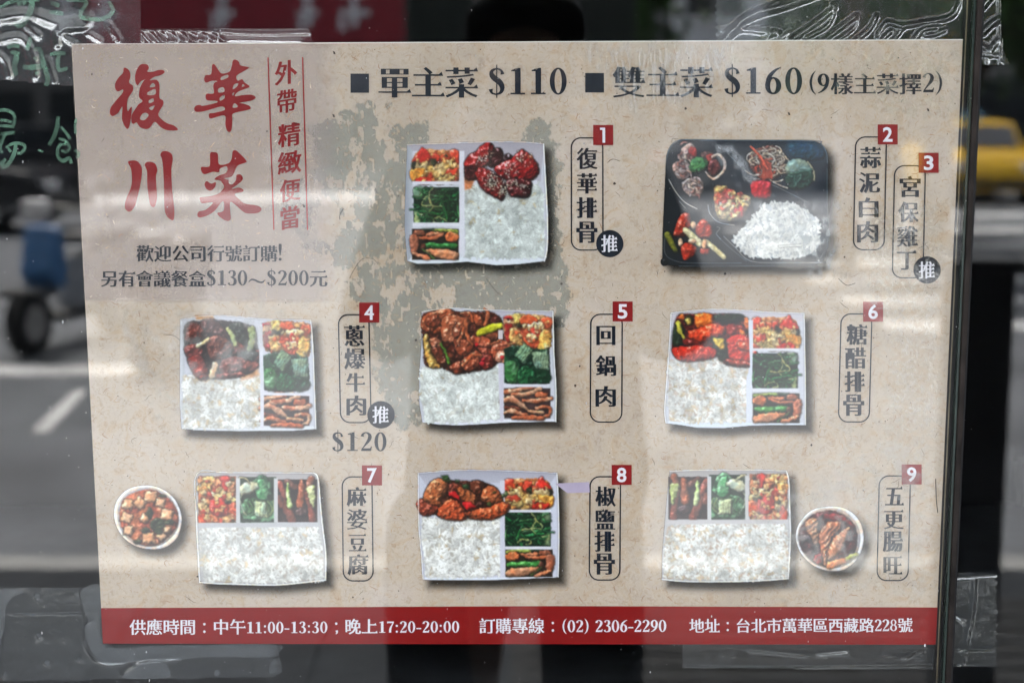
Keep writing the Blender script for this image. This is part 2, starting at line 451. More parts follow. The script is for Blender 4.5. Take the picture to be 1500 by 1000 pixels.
# ------------------------------------------------------------------ arcade over the pavement
M_ceil = mat('arcade_ceiling_paint', (.42, .41, .38), .9, .2, noise=.15, scale=1.5)
ar = empty('arcade', (0, 0, 0)); tag(ar, 'concrete arcade with square columns covering the pavement in front of the shop', 'arcade')
AD = -3.1
MB().box(-14, 14, AD, .5, 3.45, 3.7).build('ceiling', M_ceil, ar)
MB().box(-14, 14, AD-.3, AD-.002, 3.3, 12).build('upper_wall', M_conc, ar)
for x in (-9.5, -4.6, 4.6, 9.5): MB().box(x-.25, x+.25, AD+.02, AD+.45, .008, 3.448, bev=.02).build('column', M_tilewall, ar)

mt = empty('darkening_mat', (.75, -2.55, .008)); tag(mt, 'added black mat that darkens the mirrored floor right of the photographer', 'darkening_mat')  # added black mat, keeps the mirrored floor dark on the right
MB().box(-.8, .8, -.75, .75, 0, .012, bev=.003).build('base', M_tyre, mt)
for i in range(15): MB().box(-.76, .76, -.70+i*.1-.03, -.70+i*.1+.03, .0125, .018, bev=.002).build('rib', M_tyre, mt)
# ------------------------------------------------------------------ shop front
SX = glass_pt(1423, 164).x           # seam between the two sliding panes
sf = empty('shopfront', (0, 0, 0)); tag(sf, 'glazed sliding shopfront with two panes meeting in a dark upright strip', 'shop window')
MB().box(-1.45, SX-.002, 0, .005, .35, 2.6).build('glass_pane', M_glass, sf)
MB().box(SX+.0052, 1.9, .0, .005, .35, 2.6).build('glass_pane', M_glass2, sf)
x = SX
MB().box(x-.0017, x-.0002, .0002, .0048, .35, 2.6).build('glass_edge', M_edge, sf)
MB().box(x+.0000, x+.0036, -.002, .009, .35, 2.6, bev=.0006).build('brown_strip', M_brownbar, sf)
MB().box(x+.0037, x+.0051, -.0005, .0075, .35, 2.6).build('rubber_seal', M_rubber, sf)
MB().box(x-.0056, x-.0018, .0065, .012, .35, 2.6).build('backing_strip', M_rubber, sf)
MB().box(x-.0045, x-.0038, .0057, .0064, .35, 2.6).build('bright_line', mat('worn_metal_line', (.22, .18, .12), .3, .5, metal=.5, noise=.4, scale=50), sf)
MB().box(-1.55, 2.0, -.04, .04, .006, .35).build('bottom_rail', M_black, sf)
MB().box(-1.55, 2.0, -.04, .04, 2.6, 3.298).build('top_rail', M_black, sf)
for x0 in (-1.55, 1.9): MB().box(x0, x0+.1, -.04, .04, .35, 2.6).build('jamb', M_black, sf)
wl = empty('front_wall', (0, 0, 0)); tag(wl, 'grey tiled wall on both sides of the shop window', 'wall')
MB().box(-14, -1.56, -.06, .1, .006, 3.298).build('wall_panel', M_tilewall, wl)
MB().box(2.01, 14, -.06, .1, .006, 3.298).build('wall_panel', M_tilewall, wl)
# dark room behind
rm = empty('room_shell', (0, 0, 0)); tag(rm, kind='structure')
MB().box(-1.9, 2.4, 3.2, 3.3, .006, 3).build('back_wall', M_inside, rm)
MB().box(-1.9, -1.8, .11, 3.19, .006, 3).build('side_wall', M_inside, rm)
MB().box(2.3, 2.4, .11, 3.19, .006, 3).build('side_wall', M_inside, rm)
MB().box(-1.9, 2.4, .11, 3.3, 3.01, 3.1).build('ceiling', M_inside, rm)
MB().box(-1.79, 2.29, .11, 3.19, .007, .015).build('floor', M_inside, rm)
# counter just inside, its top edge shows under the poster
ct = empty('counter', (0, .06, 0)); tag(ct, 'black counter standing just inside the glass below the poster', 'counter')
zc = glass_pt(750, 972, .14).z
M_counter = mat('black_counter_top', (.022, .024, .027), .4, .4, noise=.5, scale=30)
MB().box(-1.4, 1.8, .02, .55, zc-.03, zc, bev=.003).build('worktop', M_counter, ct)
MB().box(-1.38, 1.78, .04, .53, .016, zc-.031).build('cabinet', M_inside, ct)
# chair backs in the dark room to the right
M_stool = mat('grey_chair_shell', (.12, .12, .13), .5, .4, noise=.2, scale=10)
def chair(x, y, rz, label):
    e = empty('dining_chair', (x, y, .015), rz); tag(e, label, 'chair', 'chairs inside the shop')
    MB().box(-.2, .2, -.2, .2, .43, .46, bev=.01).build('seat', M_stool, e)
    MB().box(-.19, .19, .17, .2, .62, .88, bev=.012).build('backrest', M_stool, e)
    for a in (-.18, .18):
        for b in (-.18, .18): MB().cyl((a, b, 0), (a, b, .43 if b < 0 else .9), .014, 10).build('leg', M_black, e)
chair(.62, .95, .3, 'grey chair inside the shop just right of the seam')
chair(1.0, 1.25, -.2, 'grey chair inside the shop near the right edge')

# ------------------------------------------------------------------ glyph outlines
def outlines(ch):
    cu = bpy.data.curves.new('t', 'FONT'); cu.body = ch; cu.size = 1; cu.fill_mode = 'NONE'; cu.resolution_u = 3
    o = bpy.data.objects.new('t', cu); col.objects.link(o)
    dg = bpy.context.evaluated_depsgraph_get(); me = bpy.data.meshes.new_from_object(o.evaluated_get(dg))
    nb = {i: [] for i in range(len(me.vertices))}
    for e in me.edges:
        a, b = e.vertices; nb[a].append(b); nb[b].append(a)
    loops, seen = [], set()
    for i in nb:
        if i in seen: continue
        L = [i]; seen.add(i); c = i
        while True:
            nx = [k for k in nb[c] if k not in seen]
            if not nx: break
            c = nx[0]; L.append(c); seen.add(c)
        if len(L) > 2: loops.append(np.array([me.vertices[k].co[:2] for k in L]))
    bpy.data.objects.remove(o); bpy.data.meshes.remove(me); bpy.data.curves.remove(cu)
    return loops
def area(l):
    x, y = l[:, 0], l[:, 1]; return .5*float(np.sum(x*np.roll(y, -1)-np.roll(x, -1)*y))
def inside(p, l):
    x, y = l[:, 0], l[:, 1]; x2, y2 = np.roll(x, -1), np.roll(y, -1)
    c = (y > p[1]) != (y2 > p[1])
    with np.errstate(divide='ignore', invalid='ignore'):
        xi = x+(p[1]-y)/(y2-y)*(x2-x)
    return int(np.sum(c & (p[0] < xi))) % 2 == 1
def clean(l):
    keep = [0]
    for i in range(1, len(l)):
        if np.hypot(*(l[i]-l[keep[-1]])) > 1e-4: keep.append(i)
    l = l[keep]
    if len(l) > 3 and np.hypot(*(l[0]-l[-1])) < 1e-4: l = l[:-1]
    return l
def morph(loops, ax, ay, serif=True):
    loops = [clean(l) for l in loops]
    groups, holes = {}, []
    for i, l in enumerate(loops):
        depth = sum(inside(l[0]+1e-5, m) for j, m in enumerate(loops) if j != i)
        hole = depth % 2 == 1
        if (area(l) > 0) == hole: l = l[::-1]
        n = len(l)
        e = np.roll(l, -1, 0)-l; el = np.hypot(e[:, 0], e[:, 1]); el[el == 0] = 1e-9
        nr = np.stack([e[:, 1], -e[:, 0]], 1)/el[:, None]
        d = ax*nr[:, 0]**2+ay*nr[:, 1]**2
        q = np.zeros_like(l)
        for k in range(n):
            n1, n2, d1, d2 = nr[k-1], nr[k], d[k-1], d[k]
            cr = n1[0]*n2[1]-n1[1]*n2[0]
            if abs(cr) < .35: v = (n1*d1+n2*d2)/2
            else: v = np.array([(d1*n2[1]-d2*n1[1])/cr, (n1[0]*d2-n2[0]*d1)/cr])
            q[k] = l[k]+v
        if hole:
            if area(q)/area(l) < .25:
                q = l*.75+l.mean(0)*.25 if area(q)*area(l) <= 0 else (l+q)/2
            holes.append((i, q)); continue
        if serif:
            rep = {}
            for k in range(n):
                b_ = (k+1) % n
                # right end of a horizontal stroke
                if nr[k][0] > .93 and el[k] < .11 and nr[k-1][1] < -.9 and nr[b_][1] > .9 and el[k-1] > .09 and el[b_] > .14:
                    rep[k] = [q[k]+[.012, 0]]
                    rep[b_] = [np.array([q[b_][0]-.035, q[b_][1]+.075]), np.array([q[b_][0]-.12, q[b_][1]])]
            q = np.array([p for k in range(n) for p in rep.get(k, [q[k]])])
        groups[i] = [q]
    for i, q in holes:
        best = min((j for j in groups if inside(loops[i][0]+1e-5, loops[j])), key=lambda j: abs(area(loops[j])), default=None)
        if best is not None: groups[best].append(q)
    return list(groups.values())
def crosses(loops):
    A = np.vstack(loops); B = np.vstack([np.roll(l, -1, 0) for l in loops]); n = len(A)
    def o(p, q, r): return (q[..., 0]-p[..., 0])*(r[..., 1]-p[..., 1])-(q[..., 1]-p[..., 1])*(r[..., 0]-p[..., 0])
    a, b, c, d = A[:, None], B[:, None], A[None], B[None]
    e = 1e-7
    X = (o(a, b, c)*o(a, b, d) < -e*e) & (o(c, d, a)*o(c, d, b) < -e*e)
    return bool(X.any())
def fill_tris(loops):
    cu = bpy.data.curves.new('f', 'CURVE'); cu.dimensions = '2D'; cu.fill_mode = 'BOTH'
    for l in loops:
        sp = cu.splines.new('POLY'); sp.points.add(len(l)-1)
        co = np.zeros((len(l), 4)); co[:, :2] = l; co[:, 3] = 1
        sp.points.foreach_set('co', co.ravel()); sp.use_cyclic_u = True
    o = bpy.data.objects.new('f', cu); col.objects.link(o)
    dg = bpy.context.evaluated_depsgraph_get(); me = bpy.data.meshes.new_from_object(o.evaluated_get(dg))
    A = np.array([vt.co[:2] for vt in me.vertices]).reshape(-1, 2); F = [tuple(p.vertices) for p in me.polygons]
    bpy.data.objects.remove(o); bpy.data.meshes.remove(me); bpy.data.curves.remove(cu)
    return sum(abs(area(A[list(f)])) for f in F), A, F
G = {}
def glyph(ch, ax, ay, serif):
    k = (ch, ax, ay, serif)
    if k not in G:
        L = outlines(ch); n = sum(len(l) for l in L)
        f = 1.0 if n < 60 else .95 if n < 95 else .82
        out = []
        V_ = [morph(L, ax*f*a, ay*(1 if n < 60 else .8)*a, serif and a > .2) for a in (1, .85, .7, .5, .3, .12)]
        for gi, g_ in enumerate(V_[0]):
            pick = g_; left = 0
            for a_, alt in zip((1, .85, .7, .5, .3, .12), V_):
                if len(alt) != len(V_[0]): continue
                c_ = alt[gi]; want = sum(area(q) for q in c_); got, _, _ = fill_tris([q*4 for q in c_])
                pick = c_; left = ax*f*(1-a_)
                if abs(got/16-want) < .04*abs(want) and not crosses(c_): break
            out.append(pick)
            if left > .003:      # thicken upright strokes with shifted copies where the outline could not be widened
                for s_ in (-1, 1): out.append([q+[s_*left, 0] for q in pick])
        G[k] = out
    return G[k]

# serif figures drawn as brush strokes (em units, cap height .69)
def ring(cx, cy, rx, ry, ix, iy, n=28):
    a = np.linspace(0, 2*PI, n+1)
    return ('strip', np.stack([cx+rx*np.cos(a), cy+ry*np.sin(a)], 1), np.stack([cx+ix*np.cos(a), cy+iy*np.sin(a)], 1))
def cr_spline(P, m=6, closed=False):
    P = np.asarray(P, float); n = len(P); out = []
    rng_ = range(n if closed else n-1)
    for i in rng_:
        p0 = P[i-1] if (closed or i > 0) else P[0]; p1 = P[i]; p2 = P[(i+1) % n]
        p3 = P[(i+2) % n] if (closed or i+2 < n) else P[n-1]
        for t in np.arange(m)/m:
            out.append(.5*((2*p1)+(-p0+p2)*t+(2*p0-5*p1+4*p2-p3)*t*t+(-p0+3*p1-3*p2+p3)*t**3))
    if not closed: out.append(P[-1])
    return np.array(out)
BOLD = 1.0
def brush(pts):
    P = cr_spline(pts, 5); c, w_ = P[:, :2], np.abs(P[:, 2])/2*BOLD
    t = np.gradient(c, axis=0); t /= np.hypot(t[:, 0], t[:, 1])[:, None]+1e-9
    n = np.stack([-t[:, 1], t[:, 0]], 1)
    return ('strip', c+n*w_[:, None], c-n*w_[:, None])
def poly(*p): return ('poly', np.array(p, float))
def disc(x, y, r): a = np.linspace(0, 2*PI, 15)[:-1]; return ('poly', np.stack([x+r*np.cos(a), y+r*np.sin(a)], 1))
def flip(s, w_=.5, h=.69): return [(k[0],)+tuple(np.array([w_, h])-a for a in k[1:]) for k in s]
six = [ring(.25, .215, .205, .225, .095, .19), brush([(.455, .70, .02), (.30, .62, .06), (.15, .45, .10), (.098, .22, .115)])]
BOLD = 1.16
six = [ring(.25, .215, .215, .232, .082, .185), brush([(.455, .70, .02), (.30, .62, .06), (.15, .45, .10), (.098, .22, .115)])]
SER = {
 '0': [ring(.25, .345, .225, .36, .095, .318)],
 '1': [poly((.19, .03), (.34, .03), (.34, .70), (.28, .70), (.19, .64)), poly((.09, .61), (.20, .61), (.20, .665), (.28, .70), (.22, .69), (.09, .64)), poly((.07, 0), (.46, 0), (.46, .04), (.07, .04))],
 '2': [brush([(.10, .54, .11), (.13, .63, .07), (.24, .69, .035), (.36, .62, .09), (.385, .51, .12), (.33, .38, .10), (.2, .21, .05), (.09, .07, .03)]), poly((.05, 0), (.43, 0), (.46, .17), (.43, .17), (.39, .10), (.08, .09))],
 '3': [brush([(.11, .57, .10), (.15, .65, .05), (.25, .69, .035), (.35, .62, .10), (.35, .50, .11), (.29, .41, .06), (.18, .375, .025)]), brush([(.18, .375, .025), (.32, .34, .07), (.395, .22, .12), (.37, .08, .11), (.25, .005, .04), (.13, .03, .05), (.09, .11, .10)])],
 '6': six, '9': flip(six),
 '7': [poly((.05, .58), (.10, .58), (.12, .60), (.47, .60), (.47, .69), (.05, .69)), brush([(.44, .62, .05), (.33, .42, .07), (.25, .22, .11), (.235, 0, .12)])],
 '8': [ring(.25, .52, .175, .175, .085, .145), ring(.25, .19, .21, .195, .10, .16)],
 '$': [brush([(.40, .53, .09), (.37, .63, .05), (.26, .68, .035), (.13, .63, .07), (.115, .52, .11), (.2, .42, .13), (.33, .32, .13), (.395, .19, .11), (.36, .06, .07), (.24, .005, .035), (.12, .04, .05), (.09, .14, .10)]), poly((.235, -.09), (.265, -.09), (.265, .79), (.235, .79))],
 '(': [brush([(.33, .80, .015), (.20, .62, .06), (.14, .34, .085), (.20, .05, .06), (.33, -.12, .015)])],
 ')': [brush([(.05, .80, .015), (.18, .62, .06), (.24, .34, .085), (.18, .05, .06), (.05, -.12, .015)])],
 '-': [poly((.03, .215), (.33, .215), (.33, .285), (.03, .285))],
 ':': [disc(.14, .06, .065), disc(.14, .42, .065)],
 '：': [disc(.5, .10, .075), disc(.5, .55, .075)],
 '；': [brush([(.52, .14, .13), (.55, .02, .08), (.47, -.08, .02)]), disc(.5, .55, .075)],
 '～': [brush([(.05, .25, .03), (.2, .38, .07), (.4, .35, .08), (.6, .25, .08), (.8, .24, .07), (.95, .38, .03)])],
 '!': [brush([(.15, .72, .10), (.15, .55, .11), (.15, .22, .03)]), disc(.15, .06, .065)],
}
BOLD = 1.0
ADV = {'(': .38, ')': .38, '-': .36, ':': .28, '!': .3, ' ': .3}
def adv(ch): return ADV.get(ch, 1.0 if ord(ch) > 0x2000 else .5)

class Ink:
    """collects printed shapes in photo pixels and links them as one flat mesh lying on the sheet"""
    def __init__(s): s.V = []; s.F = []; s.n = 0; s.cur = []; s.lift = 0
    def strip(s, A, B):
        k = len(A); base = len(s.V)
        for p in list(A)+list(B): s.V.append((p[0], p[1], s.lift))
        for i in range(k-1): s.F.append((base+i, base+i+1, base+k+i+1, base+k+i))
        s.lift += 1
    def fill(s, loops): s.cur.append([np.asarray(l, float) for l in loops])
    def poly(s, p): s.fill([p])
    def rect(s, x0, y0, x1, y1): s.poly([(x0, y0), (x1, y0), (x1, y1), (x0, y1)])
    def text(s, string, x0, x1, ybase, em, ax=.034, ay=-.012, serif=True, dy=0.0, gap=None, ems=None, cjk_em=None):
        """horizontal line; ybase in px, dy = slope; characters spread over x0..x1"""
        tot = sum(adv(c) for c in string); k = (x1-x0)/tot
        x = x0
        for c in string:
            a = adv(c)
            if c in SER:
                e = em if ord(c) < 0x2000 else k
                xx = x+(a*k-a*em)/2 if ord(c) < 0x2000 else x
                for sh in SER[c]:
                    P = [np.stack([xx+q[:, 0]*e, (ybase+dy*(x-x0))-q[:, 1]*e], 1) for q in sh[1:]]
                    if sh[0] == 'strip': s.strip(*P)
                    else: s.poly(P[0])
            elif c != ' ':
                e = cjk_em or k
                off = (k-e)/2
                for g_ in glyph(c, ax, ay, serif): s.fill([np.stack([x+off+q[:, 0]*e, (ybase+dy*(x-x0))-q[:, 1]*e], 1) for q in g_])
            x += a*k
        return s
    def char(s, c, cx, cy, size, wd=None, ax=.026, ay=-.018, serif=True, shear=0.0, rot=0.0):
        wd = wd or size
        L = glyph(c, ax, ay, serif); a = np.vstack([q for g_ in L for q in g_]); lo, hi = a.min(0), a.max(0)
        mid = (lo+hi)/2; ext = hi-lo
        kx, ky = wd/max(ext[0], .3), size/max(ext[1], .3)
        for g_ in L:
            out = []
            for q in g_:
                p = (q-mid)*[kx, -ky]
                out.append(np.stack([p[:, 0], p[:, 1]-shear*p[:, 0]], 1)+[cx, cy])
            s.fill(out)
        return s
    def build(s, name, m, parent, h, **kw):
        """h = height over the sheet in mm"""
        V, F = [], []
        if s.V:
            A = np.array(s.V); u, v = uv(A[:, 0], A[:, 1])
            for i in range(len(A)): V.append((u[i], -(h*.001+A[i, 2]*2e-6), v[i]))
            F += s.F
        lift = s.lift
        for loops in s.cur:
            c0 = np.vstack(loops).mean(0)
            _, A, T3 = fill_tris([(l-c0)*.1 for l in loops])
            A = A*10+c0; b = len(V)
            u, v = uv(A[:, 0], A[:, 1])
            for i in range(len(A)): V.append((u[i], -(h*.001+lift*2e-6), v[i]))
            for p in T3: F.append(tuple(b+i for i in p))
            lift += 1
        me = bpy.data.meshes.new(name); me.from_pydata(V, [], F); me.update()
        return link(name, me, m, parent)

def printed(name, c, rough=.32, noise=.05, scale=80):
    return mat(name, tuple(lin(c)), rough, .35, noise=noise, scale=scale)
# ------------------------------------------------------------------ painter for the printed food pictures
TAB = rng.random((256, 256))
def vnoise(X, Y, f, seed=0):
    x = X*f+seed*17.3; y = Y*f+seed*31.7
    xi = np.floor(x).astype(int); yi = np.floor(y).astype(int); fx = x-xi; fy = y-yi
    fx = fx*fx*(3-2*fx); fy = fy*fy*(3-2*fy)
    a = TAB[yi % 256, xi % 256]; b = TAB[yi % 256, (xi+1) % 256]; c = TAB[(yi+1) % 256, xi % 256]; d = TAB[(yi+1) % 256, (xi+1) % 256]
    return (a*(1-fx)+b*fx)*(1-fy)+(c*(1-fx)+d*fx)*fy
def fbm(X, Y, f, seed=0, o=3):
    s = 0; t = 0
    for k in range(o): s = s+vnoise(X, Y, f*2**k, seed+k*7)*.55**k; t += .55**k
    return s/t
def sm(a, b, x): t = np.clip((x-a)/(b-a), 0, 1); return t*t*(3-2*t)
def sdf_poly(X, Y, P):
    d = np.full(X.shape, 1e9); s = np.zeros(X.shape, bool); n = len(P)
    for i in range(n):
        a, b = P[i], P[(i+1) % n]; e = b-a; wx, wy = X-a[0], Y-a[1]
        t = np.clip((wx*e[0]+wy*e[1])/(e @ e+1e-9), 0, 1)
        d = np.minimum(d, (wx-e[0]*t)**2+(wy-e[1]*t)**2)
        c = (a[1] > Y) != (b[1] > Y)
        if abs(e[1]) > 1e-9: s ^= c & (X < a[0]+(Y-a[1])/e[1]*e[0])
    return np.where(s, 1, -1)*np.sqrt(d)
def sdf_path(X, Y, P, W):
    d = np.full(X.shape, -1e9)
    for i in range(len(P)-1):
        a, b = P[i], P[i+1]; e = b-a; wx, wy = X-a[0], Y-a[1]
        t = np.clip((wx*e[0]+wy*e[1])/(e @ e+1e-9), 0, 1)
        d = np.maximum(d, W[i]*(1-t)+W[i+1]*t-np.hypot(wx-e[0]*t, wy-e[1]*t))
    return d
class Canvas:
    def __init__(s, bbox, T, res=1.1):
        """bbox in photo px; T = (ox, oy, k): pieces are given in enlarged coordinates"""
        s.x0, s.y0, s.x1, s.y1 = bbox; s.res = res; s.T = T; s.map = None
        s.w = int((s.x1-s.x0)*res)+1; s.h = int((s.y1-s.y0)*res)+1
        s.rgb = np.zeros((s.h, s.w, 3)); s.a = np.zeros((s.h, s.w)); s.lab = np.zeros((s.h, s.w), int); s.names = ['drop_shadow']
        s.label = 'tray'; s.clip = None; s.seed = 1
    def q(s, p):
        p = np.asarray(p, float).reshape(-1, 2)
        if s.map: p = s.map(p)
        return p/s.T[2]+[s.T[0], s.T[1]]
    def k(s): return 1/s.T[2]*(s.mapk if s.map else 1)
    def win(s, P, m):
        i0 = max(int((P[:, 0].min()-m-s.x0)*s.res), 0); i1 = min(int((P[:, 0].max()+m-s.x0)*s.res)+2, s.w)
        j0 = max(int((P[:, 1].min()-m-s.y0)*s.res), 0); j1 = min(int((P[:, 1].max()+m-s.y0)*s.res)+2, s.h)
        if i1 <= i0 or j1 <= j0: return None
        X, Y = np.meshgrid(s.x0+np.arange(i0, i1)/s.res, s.y0+np.arange(j0, j1)/s.res)
        return slice(j0, j1), slice(i0, i1), X, Y
    def put(s, w, mask, c):
        J, I = w[0], w[1]
        if s.clip is not None: mask = mask*s.clip[J, I]
        m3 = mask[..., None]
        a0 = s.a[J, I]; a1 = a0+(1-a0)*mask
        s.rgb[J, I] = (s.rgb[J, I]*(a0[..., None])*(1-m3)+c*m3)/np.maximum(a1, 1e-4)[..., None]
        s.a[J, I] = a1
        if s.label not in s.names: s.names.append(s.label)
        s.lab[J, I] = np.where(mask > .5, s.names.index(s.label), s.lab[J, I])
    def setclip(s, pts, soft=.6):
        if pts is None: s.clip = None; return
        P = s.q(pts); X, Y = np.meshgrid(s.x0+np.arange(s.w)/s.res, s.y0+np.arange(s.h)/s.res)
        s.clip = sm(-soft, soft, sdf_poly(X, Y, P))
    def flat(s, pts, c, soft=.5, noise=0.0, f=.3, wob=0.0):
        P = s.q(pts); w = s.win(P, 3+soft+wob)
        if not w: return
        d = sdf_poly(w[2], w[3], P)+(fbm(w[2], w[3], .35, s.seed)-.5)*2*wob
        n = 1+(fbm(w[2], w[3], f, s.seed+5)-.5)*2*noise; s.seed += 1
        s.put(w, sm(-soft, soft, d), np.asarray(c)/255*n[..., None])
    def grad(s, pts, c0, c1, horizontal=True, soft=.5):
        P = s.q(pts); w = s.win(P, 2)
        d = sdf_poly(w[2], w[3], P); v, ax = (w[2], 0) if horizontal else (w[3], 1)
        t = np.clip((v-P[:, ax].min())/(np.ptp(P[:, ax])), 0, 1)[..., None]
        s.put(w, sm(-soft, soft, d), (np.asarray(c0)*(1-t)+np.asarray(c1)*t)/255)
    def shade(s, w, d, c, R, bump, f, spec, alt, ao, soft=.6, lo=.34, streak=None, contrast=1.0):
        X, Y = w[2], w[3]; sd = s.seed; s.seed += 1
        J, I = w[0], w[1]
        if ao:
            m = (1-sm(0, 2.6, -(d)))*ao*(s.a[J, I])
            if s.clip is not None: m = m*s.clip[J, I]
            s.rgb[J, I] *= (1-m)[..., None]
        n = fbm(X, Y, f*.8, sd, 2); n2 = fbm(X, Y, f*.4, sd+3, 2)
        dd = np.clip(d/R, 0, 1)
        h = np.sqrt(np.clip(1-(1-dd)**2, 0, 1))*R*.62+bump*(n-.5)*5
        if streak is not None:
            a, fr, amp = streak; h = h+amp*np.sin((X*math.cos(a)+Y*math.sin(a))*fr+n2*5)
        gy, gx = np.gradient(h, 1/s.res)
        nz = 1/np.sqrt(gx*gx+gy*gy+1)
        L = np.clip((gx*.45+gy*.55)*nz+.70*nz, 0, 1)
        c = np.asarray(c, float)/255; al = c*np.array([1.12, 1.0, .88]) if alt is None else np.asarray(alt, float)/255
        t = sm(.35, .65, n2)[..., None]
        colr = (c*(1-t)+al*t)*((lo+(1.28-lo)*L**contrast)*(.86+.28*n))[..., None]
        if spec:
            sp = np.clip((gx*.35+gy*.5)*nz+.79*nz, 0, 1)**10*sm(.46, .66, n)*1.3
            colr = colr+(spec*sp)[..., None]
        s.put(w, sm(-soft, soft, d), np.clip(colr, 0, 1))
    def blob(s, pts, c, R=5, bump=.5, f=.28, spec=.25, alt=None, ao=.36, wob=1.0, smooth=True, **kw):
        P = s.q(pts)
        if smooth: P = cr_spline(P, 4, True)
        w = s.win(P, 5)
        if not w: return
        d = sdf_poly(w[2], w[3], P)+(fbm(w[2], w[3], .3, s.seed+9)-.5)*2*wob
        s.shade(w, d, c, R, bump, f, spec, alt, ao, **kw)
    def ell(s, cx, cy, rx, ry, c, rot=0, **kw):
        a = np.linspace(0, 2*PI, 11)[:-1]; x, y = rx*np.cos(a), ry*np.sin(a); r = rot
        kw.setdefault('smooth', True)
        s.blob(np.stack([cx+x*math.cos(r)-y*math.sin(r), cy+x*math.sin(r)+y*math.cos(r)], 1), c, **kw)
    def path(s, pts, wd, c, R=None, bump=.3, f=.3, spec=.2, alt=None, ao=.4, wob=.4, spl=True, **kw):
        P = s.q(pts)
        if spl and len(P) > 2: P = cr_spline(P, 4)
        if hasattr(wd, '__len__'): W = np.interp(np.linspace(0, 1, len(P)), np.linspace(0, 1, len(wd)), wd)*s.k()/2
        else: W = np.full(len(P), wd*s.k()/2)
        w = s.win(P, W.max()+4)
        if not w: return
        d = sdf_path(w[2], w[3], P, W)+(fbm(w[2], w[3], .3, s.seed+9)-.5)*2*wob
        s.shade(w, d, c, R or max(W.max(), 1), bump, f, spec, alt, ao, **kw)
    def rice(s, pts, n=900, base=(212, 208, 198), bright=1.0, brown=.35, seed=3, tint=(1, 1, 1), L=6.6):
        s.label = 'rice'; r = np.random.default_rng(seed)
        s.flat(pts, base, noise=.12, wob=1.5, f=.2)
        P = s.q(pts); lo, hi = P.min(0), P.max(0)
        k = 0
        X = r.uniform(lo[0], hi[0], n*3); Y = r.uniform(lo[1], hi[1], n*3)
        ins = (sdf_poly(X, Y, P) > -.6) & (vnoise(X, Y, .30, seed+70)+.35*vnoise(X, Y, .11, seed+71) > .34); X = X[ins][:n]; Y = Y[ins][:n]
        cl = fbm(X, Y, .17, seed, 2); br = vnoise(X, Y, .16, seed+40)
        ang0 = vnoise(X, Y, .07, seed+11)*9
        order = np.argsort(cl+r.random(len(X))*.12)
        for i in order:
            a = ang0[i]+r.normal(0, .7); l = L*r.uniform(.5, 1.0)/2; wd = r.uniform(1.1, 1.6)
            p = np.array([[X[i]-math.cos(a)*l, Y[i]-math.sin(a)*l], [X[i]+math.cos(a)*l, Y[i]+math.sin(a)*l]])
            w = s.win(p, 2.6)
            if not w: continue
            e = p[1]-p[0]; wx, wy = w[2]-p[0, 0], w[3]-p[0, 1]
            t = np.clip((wx*e[0]+wy*e[1])/(e @ e), 0, 1)
            dx, dy = wx-e[0]*t, wy-e[1]*t
            d = wd-np.hypot(dx, dy)
            v = (214+40*np.clip((cl[i]-.28)*2.4, 0, 1)+r.uniform(-8, 8))*bright
            c = np.array([v, v, v*.985])*tint
            if br[i] > 1-brown*.42: c = c*(np.array([.90, .82, .70]) if r.random() < .5 else np.array([.93, .91, .87]))
            g = np.clip(.97-.05*(dy)/wd-.03*dx/wd, .85, 1.03)
            J, I = w[0], w[1]
            mo = (1-sm(0, 1.6, -(d)))*.05
            if s.clip is not None: mo = mo*s.clip[J, I]
            s.rgb[J, I] *= (1-mo*(s.a[J, I]))[..., None]
            s.put(w, sm(-.45, .45, d)*.93, np.clip(c/255*g[..., None], 0, 1))
    def shadow(s, pts, dx=9, dy=10, blur=13, k=.74, grow=0):
        P = s.q(pts)+[dx, dy]; X, Y = np.meshgrid(s.x0+np.arange(s.w)/s.res, s.y0+np.arange(s.h)/s.res)
        d = sdf_poly(X, Y, P)+grow
        s.a = np.maximum(s.a, (sm(-blur, blur*.55, d)**1.5)*k)
    def finish(s, X, Y):
        """printing and camera softness: ragged piece edges, slight blur, duller ink"""
        food = [i for i, n in enumerate(s.names) if n not in ('drop_shadow', 'tray', 'bowl', 'worn_patch', 'p', 'film_glare', 'rice')]
        if not food: 
            if 'rice' not in s.names: return
        isf = np.isin(s.lab, food)
        a = np.where(s.lab == (s.names.index('tomato_egg') if 'tomato_egg' in s.names else -1), 3.2, 1.7)
        dx = (fbm(X, Y, .21, 101, 2)-.5)*2*a; dy = (fbm(X, Y, .21, 202, 2)-.5)*2*a
        jj, ii = np.mgrid[0:s.h, 0:s.w]
        j2 = np.clip(np.round(jj+dy*s.res), 0, s.h-1).astype(int); i2 = np.clip(np.round(ii+dx*s.res), 0, s.w-1).astype(int)
        ok = isf & isf[j2, i2]
        rgb = np.where(ok[..., None], s.rgb[j2, i2], s.rgb)
        mott = .90+.22*fbm(X, Y, .22, 77, 2)
        rgb = np.where(isf[..., None], rgb*mott[..., None], rgb)
        ric = s.lab == s.names.index('rice') if 'rice' in s.names else np.zeros(s.lab.shape, bool)
        big = .94+.13*sm(.3, .7, fbm(X, Y, .075, 55, 3))
        rgb = np.where(ric[..., None], rgb*big[..., None], rgb)
        g = rgb @ np.array([.3, .59, .11])
        k = np.where(isf, .90, 1.0)[..., None]
        rgb = np.clip(g[..., None]*(1-k)+rgb*k, 0, 1)
        w8 = s.a[..., None]+1e-4; acc = rgb*w8*4; den = w8*4
